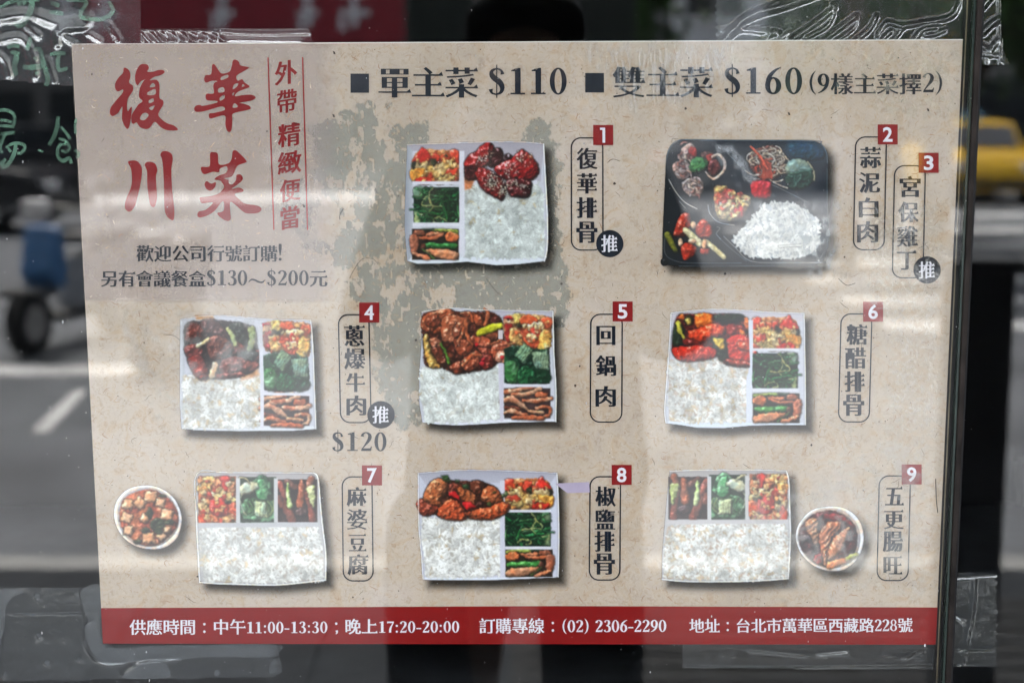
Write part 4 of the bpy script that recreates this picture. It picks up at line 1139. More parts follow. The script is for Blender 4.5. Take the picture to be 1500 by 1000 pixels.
cv.path([(870, 775), (950, 770), (1025, 766)], 9, (240, 242, 236), wob=.2)
# ---- 4 beef
cv = start(4, (255, 452, 487, 655), (250, 450, 5))
O = [(72, 90), (200, 66), (420, 60), (700, 85), (1025, 90), (1042, 300), (1052, 600), (1062, 890), (900, 902), (500, 906), (200, 900), (80, 888), (68, 700), (70, 400)]
tray(cv, O); cv.grad([(72, 90), (104, 120), (100, 860), (80, 888), (68, 700), (70, 400)], (222, 224, 232), (190, 194, 202)); cv.flat([(80, 885), (110, 872), (1040, 868), (1062, 890), (900, 900), (500, 904), (200, 898)], (226, 230, 236))
cv.rice([(90, 500), (300, 505), (640, 470), (662, 560), (655, 870), (400, 885), (100, 880)], 900, base=(202, 196, 184), brown=.7, seed=21)
cv.label = 'stir_fried_beef'
cv.flat([(180, 60), (310, 60), (320, 85), (190, 90)], (216, 150, 80), soft=2); cv.flat([(500, 470), (640, 440), (640, 500), (520, 530)], (206, 140, 90), soft=4, noise=.3); cv.flat([(150, 450), (300, 500), (260, 545), (190, 520)], (208, 130, 60), soft=3, noise=.3)
cv.blob([(105, 130), (240, 100), (420, 100), (600, 140), (632, 250), (640, 420), (540, 500), (330, 520), (200, 510), (120, 380)], (36, 24, 22), R=6, bump=1, ao=.2)
bf = dict(R=9, bump=1.1, spec=.4, ao=.6)
for p, c in (([(225, 110), (300, 82), (370, 130), (425, 200), (400, 260), (300, 200), (220, 180)], (66, 36, 36)), ([(130, 130), (185, 110), (250, 190), (150, 265), (108, 230)], (96, 42, 36)), ([(420, 130), (520, 115), (560, 200), (625, 280), (540, 300), (450, 180)], (36, 44, 38)),
             ([(460, 240), (560, 300), (545, 340), (460, 340)], (112, 54, 50)), ([(600, 310), (662, 320), (640, 400), (590, 380)], (120, 46, 42)), ([(105, 290), (200, 268), (240, 330), (232, 380), (128, 370)], (126, 54, 48)),
             ([(278, 230), (340, 203), (420, 240), (462, 300), (400, 380), (300, 385), (268, 300)], (98, 46, 36)), ([(410, 370), (520, 365), (632, 400), (625, 455), (450, 490), (360, 470), (368, 400)], (122, 58, 52)),
             ([(128, 375), (220, 350), (262, 430), (275, 522), (205, 525), (150, 450)], (132, 42, 34)), ([(520, 330), (600, 308), (642, 350), (592, 392), (530, 370)], (30, 42, 38)), ([(330, 490), (500, 475), (545, 500), (420, 522), (330, 522)], (120, 50, 44))): cv.blob(p, c, **bf)
for P, wd, c in (([(200, 285), (275, 240)], 34, (214, 204, 160)), ([(420, 155), (455, 220), (476, 280)], [24, 44, 26], (176, 192, 124)), ([(592, 165), (600, 230), (580, 300)], [60, 56, 46], (140, 156, 106)), ([(328, 425), (308, 500)], 50, (210, 188, 160))): cv.path(P, wd, c, R=4, spec=.2)
side_b(cv, 665, 1032, 92, 890)
divider(cv, [(640, 130), (672, 125), (684, 600), (680, 885), (656, 885), (655, 500)]); divider(cv, [(682, 622), (1020, 628), (1020, 648), (682, 642)])
side_rim = [(1027, 92), (1042, 300), (1052, 600), (1062, 888)]; rim(cv, side_rim, 8); rim(cv, [(72, 92), (200, 68), (420, 62), (700, 86), (1027, 92)], 5, (206, 204, 208))
# ---- 5 twice cooked pork
cv = start(5, (600, 440, 842, 652), (600, 440, 5))
O = [(88, 80), (200, 62), (340, 52), (500, 64), (700, 70), (1048, 75), (1055, 400), (1070, 650), (1068, 885), (850, 885), (700, 892), (500, 905), (350, 912), (200, 905), (90, 890), (68, 750), (68, 550), (86, 300)]
tray(cv, O); cv.flat([(90, 885), (120, 860), (640, 870), (1050, 866), (1068, 884), (700, 890), (500, 903), (350, 910), (200, 903)], (230, 232, 242)); cv.grad([(88, 85), (700, 72), (1048, 78), (1040, 130), (90, 130)], (186, 184, 198), (198, 196, 208), False)
cv.rice([(80, 500), (250, 485), (600, 470), (660, 480), (660, 860), (400, 890), (120, 885), (76, 700)], 1050, base=(210, 210, 202), brown=.25, seed=31, tint=(.98, 1, 1))
cv.label = 'stir_fried_pork'
cv.blob([(90, 110), (250, 62), (400, 90), (560, 80), (665, 130), (690, 280), (735, 330), (732, 440), (640, 450), (600, 490), (350, 535), (235, 490), (115, 470), (98, 300)], (72, 28, 16), R=6, bump=1.2, ao=.3, wob=2)
pk = dict(R=8, bump=1.0, spec=.45, ao=.6)
for p, c in (([(600, 120), (650, 112), (668, 150), (650, 180), (600, 170)], (74, 30, 24)), ([(560, 240), (640, 235), (640, 290), (570, 285)], (122, 66, 46)), ([(100, 270), (135, 260), (170, 400), (232, 485), (150, 488), (112, 390)], (212, 166, 76)),
             ([(80, 150), (130, 95), (250, 58), (320, 75), (320, 130), (250, 170), (230, 230), (150, 240), (95, 210)], (158, 80, 48)), ([(130, 120), (200, 110), (230, 170), (180, 200), (125, 180)], (132, 62, 38)), ([(380, 90), (430, 88), (470, 140), (430, 180), (390, 140)], (140, 64, 38)), ([(440, 85), (520, 110), (540, 170), (500, 190), (470, 150)], (162, 78, 46)),
             ([(150, 275), (210, 280), (235, 350), (180, 350), (145, 310)], (170, 100, 72)), ([(160, 360), (230, 350), (280, 450), (230, 480)], (104, 46, 26)), ([(240, 135), (320, 108), (425, 130), (432, 200), (400, 250), (400, 280), (300, 312), (240, 290), (232, 200)], (164, 88, 56)),
             ([(320, 200), (380, 210), (390, 260), (330, 280)], (140, 72, 48)), ([(330, 285), (440, 290), (462, 350), (400, 412), (340, 370)], (140, 66, 40)), ([(440, 262), (560, 268), (602, 320), (560, 362), (470, 330)], (172, 82, 54)), ([(500, 340), (580, 350), (630, 390), (560, 420), (510, 380)], (128, 56, 38)),
             ([(380, 440), (480, 368), (532, 420), (490, 500), (400, 512)], (152, 74, 48)), ([(510, 400), (600, 400), (610, 480), (540, 505)], (112, 34, 24)), ([(290, 480), (370, 440), (382, 510), (348, 542), (300, 510)], (132, 60, 38)), ([(270, 380), (320, 390), (310, 440), (270, 440)], (120, 60, 40)),
             ([(600, 320), (640, 290), (735, 318), (738, 440), (640, 452), (600, 390)], (178, 86, 58)), ([(640, 380), (720, 370), (722, 445), (640, 448)], (214, 142, 112))): cv.blob(p, c, **pk)
for P, wd in (([(545, 58), (575, 100), (545, 180)], [14, 30, 26]), ([(410, 150), (420, 260), (455, 320)], [24, 26, 20]), ([(350, 300), (390, 230), (400, 200)], 20), ([(600, 320), (660, 290)], 18), ([(390, 470), (450, 400), (520, 400)], 22), ([(380, 95), (440, 90), (460, 150)], 16)): cv.path(P, wd, (178, 92, 54), spec=.4, ao=.5)
cv.path([(510, 237), (590, 205), (668, 186)], [52, 58, 46], (196, 198, 30), R=5, spec=.3, alt=(176, 172, 20)); cv.path([(222, 310), (262, 380), (287, 455)], [10, 18, 26], (84, 144, 40), R=3)
for x, y, a in ((488, 322, 16), (540, 430, 15), (528, 462, 18), (672, 418, 12)): cv.ell(x, y, a, a*.9, (180, 24, 34), R=3)
side_b(cv, 680, 1045, 90, 885)
divider(cv, [(648, 455), (684, 455), (684, 878), (660, 880), (650, 600)], (210, 206, 222)); divider(cv, rect(684, 610, 1020, 632), (222, 222, 234)); divider(cv, rect(648, 215, 680, 282), (214, 208, 212))
rim(cv, [(1048, 78), (1055, 400), (1069, 650), (1067, 884)], 8); rim(cv, [(88, 82), (200, 64), (340, 54), (500, 66), (700, 71), (1048, 76)], 5, (222, 222, 230))
# ---- 6 sweet and sour ribs
cv = start(6, (962, 442, 1205, 655), (960, 440, 5))
O = [(112, 86), (300, 64), (450, 58), (620, 64), (850, 80), (1088, 88), (1094, 500), (1096, 908), (850, 908), (700, 912), (500, 930), (300, 928), (180, 908), (72, 896), (62, 800), (78, 600), (100, 300)]
tray(cv, O); cv.flat([(74, 894), (110, 868), (650, 880), (700, 892), (1060, 892), (1094, 906), (700, 910), (500, 928), (300, 926), (180, 906)], (224, 232, 244)); cv.grad([(112, 90), (450, 62), (850, 84), (1088, 92), (1070, 150), (112, 150)], (200, 198, 210), (206, 200, 208), False)
cv.rice([(90, 430), (250, 440), (450, 405), (690, 470), (665, 560), (660, 880), (300, 888), (95, 880)], 1150, base=(208, 192, 178), bright=.97, brown=.75, seed=41)
cv.label = 'sweet_sour_ribs'
cv.blob([(125, 250), (160, 110), (290, 95), (640, 110), (690, 260), (742, 390), (705, 480), (520, 470), (440, 400), (240, 445), (130, 390)], (86, 14, 10), R=8, bump=1, ao=.3)
sr = dict(R=9, bump=.8, spec=.55, ao=.55)
cv.blob([(125, 230), (150, 160), (205, 200), (212, 280), (190, 330), (128, 325)], (22, 38, 22), R=5); cv.path([(165, 160), (172, 215), (208, 275)], [30, 34, 14], (190, 188, 50), alt=(214, 190, 60))
cv.ell(242, 142, 34, 36, (38, 42, 20), R=4); cv.ell(240, 148, 22, 26, (170, 150, 60), R=4); cv.ell(192, 118, 24, 22, (226, 104, 34), R=4)
cv.blob([(290, 100), (400, 94), (425, 150), (385, 192), (300, 190)], (222, 106, 26), R=6, bump=.4, spec=.5)
cv.blob([(425, 112), (520, 96), (630, 100), (648, 135), (560, 170), (450, 155)], (18, 32, 18), R=7, bump=.3, spec=.25)
cv.blob([(650, 130), (680, 130), (680, 210), (650, 190)], (220, 110, 44), R=4); cv.blob([(500, 180), (640, 180), (660, 240), (540, 260)], (132, 20, 14), **sr)
for p, c in (([(240, 215), (320, 200), (400, 165), (500, 192), (492, 250), (370, 292), (290, 312), (245, 270)], (206, 58, 22)), ([(200, 280), (300, 290), (330, 330), (220, 330)], (110, 20, 14)), ([(610, 220), (652, 225), (700, 315), (640, 305)], (224, 104, 30)),
             ([(130, 345), (240, 335), (330, 325), (432, 350), (440, 410), (300, 442), (180, 440), (128, 390)], (192, 40, 24)), ([(510, 290), (600, 240), (680, 270), (700, 330), (748, 390), (722, 440), (640, 455), (540, 420), (508, 350)], (206, 38, 24)), ([(520, 430), (700, 450), (705, 480), (560, 475)], (150, 40, 26)),
             ([(600, 300), (680, 310), (700, 360), (620, 360)], (220, 70, 40))): cv.blob(p, c, **sr)
cv.blob([(448, 370), (520, 375), (522, 420), (480, 440), (450, 410)], (24, 34, 20), R=5); cv.blob([(408, 265), (490, 268), (520, 310), (520, 372), (460, 372), (418, 320)], (32, 42, 20), R=3); cv.blob([(425, 272), (488, 276), (508, 315), (505, 355), (470, 355), (435, 318)], (214, 156, 44), R=4, alt=(224, 190, 60))
side_a(cv, 703, 1062, 108, 895)
divider(cv, [(678, 140), (712, 140), (712, 350), (706, 500), (700, 880), (662, 880), (664, 560), (690, 480)], (222, 226, 240)); divider(cv, rect(712, 346, 1048, 366), (226, 226, 236)); divider(cv, rect(706, 638, 1046, 662), (226, 226, 236))
rim(cv, [(1088, 92), (1094, 500), (1095, 906)], 7); rim(cv, [(112, 92), (100, 300), (78, 600), (63, 800), (73, 894)], 7, (226, 230, 244)); rim(cv, [(112, 88), (300, 66), (450, 60), (620, 66), (850, 82), (1088, 90)], 5, (224, 222, 230))
# ---- 7 mapo tofu with bowl
cv = start(7, (155, 680, 500, 878), (160, 680, 4.545))
O = [(582, 56), (800, 50), (1360, 52), (1388, 90), (1402, 250), (1416, 400), (1440, 600), (1438, 765), (1250, 788), (1100, 800), (850, 795), (620, 785), (598, 765), (588, 600), (580, 450), (575, 300)]
tray(cv, O, (198, 196, 198)); cv.grad([(582, 56), (1360, 52), (1382, 110), (590, 110)], (176, 170, 172), (184, 180, 182), False)
cv.rice([(600, 425), (900, 405), (1380, 415), (1425, 620), (1418, 770), (1000, 788), (640, 775), (605, 600)], 1750, base=(202, 192, 182), bright=1.0, brown=.4, seed=51, L=6)
row_c(cv, 585, 1385, 62, 386)
for q in (rect(843, 90, 868, 390), rect(1094, 90, 1120, 384)): divider(cv, q, (206, 206, 208))
divider(cv, [(590, 386), (1400, 382), (1412, 412), (590, 418)], (196, 196, 200))
rim(cv, [(1360, 54), (1388, 90), (1402, 250), (1416, 400), (1439, 600), (1436, 764)], 9); rim(cv, [(577, 300), (582, 450), (590, 600), (600, 765), (622, 784), (850, 794), (1100, 799), (1250, 787), (1436, 766)], 9); rim(cv, [(575, 300), (584, 58), (800, 52), (1360, 54)], 6, (214, 214, 218))
def bowl_base(cv, O, I, c):
    P = cv.q(O); P = cr_spline(P, 5, True); cv.shadow([tuple((p-[cv.T[0], cv.T[1]])*cv.T[2]) for p in P], 8, 9, 13, .7)
    cv.label = 'bowl'; cv.blob(O, (226, 226, 232), R=4, bump=0, spec=0, ao=0, wob=.1, lo=.7); cv.blob(I, (168, 164, 168), R=3, bump=0, spec=0, ao=.1, wob=.1, lo=.7)
cvb = cv
bowl_base(cv, [(255, 138), (360, 165), (440, 235), (482, 345), (470, 440), (440, 500), (360, 555), (250, 560), (150, 530), (70, 455), (32, 350), (50, 240), (130, 160)], [(260, 152), (350, 180), (425, 245), (462, 350), (445, 440), (360, 525), (260, 545), (160, 520), (85, 445), (55, 350), (72, 250), (140, 175)], None)
cv.label = 'mapo_tofu'
cv.blob([(270, 165), (360, 200), (430, 265), (462, 350), (440, 430), (350, 520), (260, 542), (180, 515), (95, 440), (68, 350), (90, 240), (170, 185)], (176, 70, 42), R=10, bump=1.0, alt=(196, 104, 62), spec=.3, ao=.2, f=.22)
for cx, cy, rr, a in ((125, 265, 48, .3), (205, 255, 48, .8), (275, 212, 55, .1), (340, 258, 40, .2), (385, 335, 58, .25), (118, 355, 50, .5), (128, 440, 45, .2), (262, 485, 56, .05), (235, 355, 40, .7), (345, 475, 38, .8), (388, 435, 30, .2)):
    P = [(cx+rr*math.cos(a+k*PI/2+.7), cy+rr*math.sin(a+k*PI/2+.7)*.9) for k in range(4)]
    cv.blob(P, (232, 158, 104), R=6, bump=.3, spec=.25, smooth=False, wob=1.2, alt=(236, 178, 132), ao=.6)
for x, y, rx, ry in ((268, 320, 24, 38), (240, 438, 30, 20), (320, 400, 50, 42), (400, 385, 40, 14), (352, 210, 26, 10), (190, 512, 26, 16), (330, 445, 30, 14)): cv.ell(x, y, rx, ry, (40, 52, 28), R=4, bump=1.2)
# ---- 8 salt and pepper ribs
cv = start(8, (600, 678, 842, 872), (600, 680, 5.263))
O = [(62, 64), (300, 42), (500, 38), (850, 46), (1132, 60), (1142, 300), (1146, 600), (1140, 864), (900, 876), (600, 888), (300, 888), (95, 884), (84, 700), (66, 500), (62, 300)]
tray(cv, O, (204, 206, 222)); cv.grad([(62, 64), (500, 40), (1132, 62), (1090, 130), (110, 150)], (168, 168, 182), (190, 190, 204), False); cv.grad([(62, 64), (112, 140), (112, 540), (66, 500)], (208, 210, 224), (196, 200, 216))
cv.flat([(95, 882), (120, 866), (720, 864), (1100, 866), (1140, 862), (900, 874), (600, 886), (300, 886)], (232, 236, 248))
cv.rice([(88, 400), (300, 415), (690, 400), (695, 600), (692, 850), (400, 866), (120, 865), (112, 780), (92, 560)], 1050, base=(196, 192, 182), bright=1.02, brown=.45, seed=61, L=7.5)
side_a(cv, 725, 1105, 95, 865)
divider(cv, rect(692, 120, 728, 866), (212, 212, 226)); divider(cv, rect(728, 345, 1084, 364), (226, 226, 238)); divider(cv, rect(734, 628, 1084, 650), (226, 226, 238))
cv.label = 'fried_ribs'
cv.blob([(110, 250), (170, 130), (300, 120), (500, 130), (640, 160), (700, 250), (730, 330), (640, 400), (450, 410), (300, 420), (130, 350)], (58, 22, 12), R=6, bump=1.2, ao=.3)
fr = dict(bump=1.1, spec=.35, ao=.65, f=.34)
for p, c, R in (([(290, 150), (400, 150), (405, 225), (300, 225)], (110, 44, 26), 8), ([(460, 150), (500, 120), (575, 140), (545, 230), (480, 210)], (98, 46, 26), 8), ([(360, 180), (440, 185), (515, 250), (500, 305), (420, 290)], (152, 82, 42), 9),
                ([(45, 310), (80, 262), (200, 278), (238, 320), (180, 382), (95, 390)], (132, 52, 32), 10), ([(100, 265), (145, 150), (215, 105), (288, 128), (288, 190), (235, 270), (240, 320), (160, 300)], (184, 104, 60), 13),
                ([(550, 225), (590, 160), (660, 175), (702, 235), (702, 290), (600, 295), (550, 280)], (176, 88, 46), 12), ([(218, 345), (290, 265), (360, 280), (432, 370), (428, 420), (340, 432), (222, 402)], (186, 78, 40), 12),
                ([(455, 375), (520, 340), (600, 325), (700, 288), (768, 315), (742, 370), (640, 422), (560, 425), (462, 412)], (186, 82, 40), 11), ([(425, 365), (460, 365), (460, 395), (430, 395)], (150, 66, 36), 4)): cv.blob(p, c, R=R, **fr)
for p in ([(298, 210), (340, 205), (382, 240), (382, 285), (345, 250), (295, 245)], [(395, 292), (470, 285), (512, 325), (440, 352)]): cv.blob(p, (196, 22, 26), R=4, bump=.1, spec=.4, wob=.2, smooth=False)
for p in ([(240, 84), (290, 80), (312, 125), (270, 135)], [(400, 150), (450, 145), (455, 190), (410, 190)], [(350, 115), (380, 118), (378, 145), (350, 140)]): cv.blob(p, (32, 64, 30), R=3, smooth=False, wob=.2)
for x, y, a in ((742, 224, 18), (715, 240, 15), (606, 300, 15), (645, 212, 8)): cv.ell(x, y, a, a, (56, 80, 40), R=2.5)
rim(cv, [(1132, 62), (1142, 300), (1145, 600), (1139, 862)], 8); rim(cv, [(62, 66), (63, 300), (67, 500), (86, 700), (97, 882)], 7, (228, 230, 244)); rim(cv, [(62, 66), (300, 44), (500, 40), (850, 48), (1132, 62)], 5, (206, 206, 218))
# ---- 9 with bowl
cv = start(9, (952, 680, 1292, 872), (955, 680, 4.6875))
O = [(118, 42), (300, 32), (700, 30), (920, 38), (936, 120), (940, 300), (946, 500), (930, 780), (700, 796), (400, 802), (200, 798), (62, 785), (64, 600), (82, 400), (100, 200)]
tray(cv, O, (196, 194, 196)); cv.grad([(118, 44), (920, 40), (930, 90), (112, 90)], (172, 166, 166), (180, 176, 176), False)
cv.rice([(100, 420), (300, 400), (900, 405), (930, 480), (925, 770), (600, 790), (80, 780), (78, 600)], 1750, base=(206, 186, 168), bright=1.0, brown=.6, seed=71, L=6)
row_c(cv, 105, 932, 45, 378, mirror=True)
for q in (rect(375, 78, 402, 380), rect(634, 72, 658, 380)): divider(cv, q, (204, 202, 204))
divider(cv, [(100, 376), (936, 372), (940, 402), (90, 406)], (204, 200, 202))
rim(cv, [(920, 42), (936, 120), (941, 300), (945, 500), (930, 778)], 9); rim(cv, [(62, 784), (200, 797), (400, 801), (700, 795), (930, 779)], 8); rim(cv, [(118, 44), (300, 34), (700, 32), (920, 40)], 6, (212, 210, 212))
bowl_base(cv, [(1215, 283), (1330, 300), (1420, 380), (1450, 500), (1420, 620), (1340, 705), (1230, 728), (1110, 695), (1020, 610), (982, 500), (1005, 400), (1090, 310)], [(1215, 296), (1320, 320), (1400, 400), (1425, 500), (1400, 610), (1330, 685), (1220, 708), (1115, 680), (1035, 600), (998, 500), (1018, 410), (1100, 322)], None)
cv.label = 'braised_dish'
cv.blob([(1210, 312), (1310, 340), (1385, 410), (1405, 500), (1385, 600), (1310, 675), (1215, 700), (1115, 670), (1030, 590), (1002, 500), (1025, 410), (1100, 340)], (42, 12, 12), R=12, bump=.8, alt=(74, 16, 16), spec=.3, ao=.3)
cv.blob([(1180, 330), (1300, 345), (1390, 420), (1330, 400), (1190, 370)], (124, 20, 26), R=6); cv.blob([(1100, 640), (1150, 610), (1160, 680), (1110, 670)], (120, 18, 28), R=5)
for p, c, a in (([(1045, 400), (1095, 358), (1142, 400), (1140, 480), (1130, 565), (1085, 500), (1060, 450)], (168, 122, 92), 1.0), ([(1150, 450), (1210, 393), (1285, 388), (1290, 430), (1225, 500), (1205, 600), (1185, 695), (1158, 620), (1145, 540)], (180, 106, 70), .7), ([(1208, 590), (1225, 530), (1280, 470), (1358, 420), (1325, 520), (1290, 590), (1212, 658)], (196, 130, 92), 2.4)):
    cv.blob(p, c, R=9, bump=.5, spec=.35, streak=(a, 1.0, .8))
cv.blob([(1000, 490), (1060, 480), (1085, 515), (1020, 525)], (88, 74, 84), R=4); cv.path([(1215, 690), (1280, 665), (1345, 650)], [50, 44, 36], (190, 106, 40), R=4); cv.path([(1340, 640), (1395, 618)], 36, (150, 156, 40), R=4)
# ------------------------------------------------------------------ the poster
po = empty('menu_poster', (-PW/2, PY, PT-PH))
tag(po, 'large beige printed lunch box menu with nine numbered dishes, taped behind the shop glass', 'menu poster')
M_paper = bpy.data.materials.new('fibrous_beige_paper'); M_paper.use_nodes = True
t = M_paper.node_tree; b = t.nodes['Principled BSDF']; b.inputs['Roughness'].default_value = .34; b.inputs['Specular IOR Level'].default_value = .35
tc = t.nodes.new('ShaderNodeTexCoord')
def nz_(scale, det=5, dist=0.0):
    n = t.nodes.new('ShaderNodeTexNoise'); n.inputs['Scale'].default_value = scale; n.inputs['Detail'].default_value = det; n.inputs['Distortion'].default_value = dist
    t.links.new(tc.outputs['Object'], n.inputs['Vector']); return n
def ramp_(src, stops):
    r = t.nodes.new('ShaderNodeValToRGB'); r.color_ramp.elements[0].position = stops[0][0]; r.color_ramp.elements[0].color = rgba(stops[0][1])
    r.color_ramp.elements[1].position = stops[-1][0]; r.color_ramp.elements[1].color = rgba(stops[-1][1])
    for p, c in stops[1:-1]: e = r.color_ramp.elements.new(p); e.color = rgba(c)
    t.links.new(src, r.inputs[0]); return r
r1 = ramp_(nz_(16, 7).outputs[0], [(.30, (188, 173, 157)), (.45, (197, 183, 168)), (.58, (201, 188, 174)), (.72, (205, 193, 183))])
r2 = ramp_(nz_(260, 6, 1.5).outputs[0], [(.28, (226, 214, 202)), (.46, (250, 248, 245)), (.7, (255, 254, 252))])
r3 = ramp_(nz_(60, 5, 2).outputs[0], [(.30, (250, 240, 228)), (.5, (255, 255, 255)), (.75, (249, 248, 252))])
def mul_(a, b_, f=1.0):
    m = t.nodes.new('ShaderNodeMix'); m.data_type = 'RGBA'; m.blend_type = 'MULTIPLY'; m.inputs[0].default_value = f
    t.links.new(a, m.inputs['A']); t.links.new(b_, m.inputs['B']); return m.outputs['Result']
t.links.new(mul_(mul_(r1.outputs[0], r2.outputs[0], .8), r3.outputs[0]), b.inputs['Base Color'])
bp = t.nodes.new('ShaderNodeBump'); bp.inputs['Strength'].default_value = .05; bp.inputs['Distance'].default_value = .001
t.links.new(nz_(300).outputs[0], bp.inputs['Height']); t.links.new(bp.outputs[0], b.inputs['Normal'])
MB().box(0, PW, 0, .0006, 0, PH).build('sheet', M_paper, po)
# white cut edge of the sheet along the top
MB().box(0, PW, -.00005, .0006, PH+.00001, PH+.0007).build('cut_edge', printed('white_paper_edge', (225, 222, 216)), po)

# grey-green worn patches printed in the background
def area_canvas(bbox, res=.7): return Canvas(bbox, (0, 0, 1), res)
cv = area_canvas((400, 140, 845, 640), .8); cv.label = 'worn_patch'; cv.names = ['worn_patch']
P = cv.q([(449, 192), (456, 182), (482, 180), (498, 176), (503, 168), (522, 160), (530, 150), (556, 146), (568, 154), (572, 172), (592, 186), (606, 180), (622, 184), (628, 212), (760, 222), (772, 190), (790, 172), (808, 176), (812, 204), (822, 240), (818, 300), (824, 380), (833, 396),
          (836, 440), (822, 474), (700, 485), (628, 480), (630, 560), (612, 618), (586, 628), (566, 596), (552, 560), (546, 480), (530, 446), (512, 430), (500, 398), (470, 374), (447, 360), (425, 330), (412, 300), (424, 270), (412, 240), (430, 226), (446, 244), (452, 262), (478, 285), (496, 296), (504, 330), (480, 352), (452, 352), (462, 300), (452, 270), (462, 232)])
w_ = (slice(0, cv.h), slice(0, cv.w), *np.meshgrid(cv.x0+np.arange(cv.w)/cv.res, cv.y0+np.arange(cv.h)/cv.res))
X, Y = w_[2], w_[3]
d = sdf_poly(X, Y, P)+(fbm(X, Y, .09, 3, 4)-.5)*26
hole = fbm(X*1.25, Y*.8, .055, 9, 4)+(vnoise(X*1.3, Y*.8, .22, 4)-.5)*.10
cv.rgb[:] = np.array([158, 161, 152])/255
mk = sm(-2.2, 2.2, d)*(1-sm(.62, .665, hole))*(1-sm(.84, .87, vnoise(X*1.2, Y*.8, .16, 30)))
nn = fbm(X, Y, .3, 60, 3)
cv.put(w_, mk*.47, np.array([156, 162, 155])/255*(.93+.14*nn)[..., None])
def area_build(cv, name, h, label=None):
    e = cv.build(name, po, h, M_ink); return e
def single(cv, name, h, parent=None, y=0):
    """an area canvas as one part"""
    e = cv.build(name+'_tmp', po, h, M_ink)
    ch = list(e.children)[0]; ch.parent = parent or po; ch.name = name; bpy.data.objects.remove(e); return ch
single(cv, 'worn_patch', .10)
cv = area_canvas((98, 60, 512, 452), .5); cv.label = 'p'; cv.names = ['p']
w_ = (slice(0, cv.h), slice(0, cv.w), *np.meshgrid(cv.x0+np.arange(cv.w)/cv.res, cv.y0+np.arange(cv.h)/cv.res)); X, Y = w_[2], w_[3]
lft = 107.5+(Y-67)*.0503
mk = sm(-2.4, -1.6, X-lft)*(1-sm(462, 506, X+(fbm(X, Y, .05, 3)-.5)*20))*sm(65, 66, Y)*(1-sm(439, 445, Y))*.40
cv.rgb[:] = np.array([202, 187, 182])/255
cv.put(w_, mk, np.array([202, 187, 182])/255*(.97+.06*fbm(X, Y, .05, 8))[..., None]); single(cv, 'title_panel', .18)

# paper fibres and specks
def fibres(name, n, c, lmin, lmax, wmin, wmax, h, seed, curl=.6):
    r = np.random.default_rng(seed); k = Ink(); done = 0
    while done < n:
        x, y = r.uniform(108, 1410), r.uniform(70, 885); lft = 108+(y-67)*.0503; rgt = 1411-(y-58)*.0475
        if x < lft+6 or x > rgt-8: continue
        if x < 495 and y < 440 and r.random() < .8: continue
        a = r.uniform(0, 6.3); l = r.uniform(lmin, lmax); p = [np.array([x, y])]
        for q in range(4): a += r.normal(0, curl); p.append(p[-1]+l/4*np.array([math.cos(a), math.sin(a)]))
        p = np.array(p); wd = r.uniform(wmin, wmax)
        if (p[:, 1] > 886).any() or (p[:, 1] < 69).any(): continue
        S = brush(np.c_[p, [wd*.4, wd, wd, wd*.8, wd*.2]]); k.strip(S[1][::3], S[2][::3]); k.lift = done % 40; done += 1
    o = k.build(name, printed(name+'_ink', c, noise=.2), po, h); tag(o, kind='stuff'); return o
fibres('tan_fibres', 2600, (178, 148, 118), 3, 13, .35, .8, .28, 1); fibres('brown_fibres', 700, (150, 108, 78), 3, 16, .35, .8, .29, 2)
fibres('pale_fibres', 900, (212, 198, 182), 3, 10, .3, .6, .30, 3); fibres('dark_fibres', 90, (64, 52, 46), 5, 22, .4, .7, .31, 4)
k = Ink(); r = np.random.default_rng(5)
for i in range(560):
    y = r.uniform(72, 884); x = r.uniform(112+(y-67)*.05, 1404-(y-58)*.0475); s_ = r.uniform(.4, 1.0) if i > 26 else r.uniform(1.2, 2.3)
    if x < 480 and y < 430 and i % 3: continue
    a = r.uniform(0, 3); k.poly([(x+s_*r.uniform(.7, 1.2)*math.cos(a+q*1.05), y+s_*r.uniform(.7, 1.3)*math.sin(a+q*1.05)) for q in range(6)])
for x, y in ((490, 78), (489, 170), (1360, 160), (1156, 166), (445, 302)): k.poly([(x-2, y-2.5), (x+1.2, y-1.5), (x+2.2, y+2.5), (x-.5, y+2.2)])
k2 = Ink(); k2.cur = k.cur
# quick ngons instead of filled curves
V, F = [], []
for (p,) in k.cur:
    u, v = uv(p[:, 0], p[:, 1]); F.append(tuple(range(len(V), len(V)+len(p)))); V += [(a, -.00032-(len(F) % 30)*1e-6, b_) for a, b_ in zip(u, v)]
o = mesh_obj('specks', V, F, printed('speck_ink', (66, 54, 50), noise=.4), po); tag(o, kind='stuff')
k = Ink()
for P, wd in (([(512, 408), (518, 396), (530, 380), (545, 379), (552, 385)], .7), ([(498, 322), (498, 315), (503, 306)], 1.1), ([(712, 408), (725, 425), (731, 430)], .7), ([(1228, 407), (1240, 417), (1253, 414)], .9), ([(240, 490), (255, 492), (265, 500)], .7), ([(890, 238), (898, 233), (908, 236)], .6), ([(1440-70, 700), (1371, 730), (1373, 750)], 1.3)):
    S = brush([(x, y, wd) for x, y in P]); k.strip(S[1], S[2])
k.build('hair_marks', printed('hair_ink', (48, 42, 42)), po, .34)

M_navy = printed('navy_ink', (20, 27, 40)); M_red = printed('red_ink', (150, 22, 24)); M_band = printed('dark_red_ink', (132, 16, 16), noise=.06, scale=20); M_wht = printed('white_ink', (226, 224, 232))
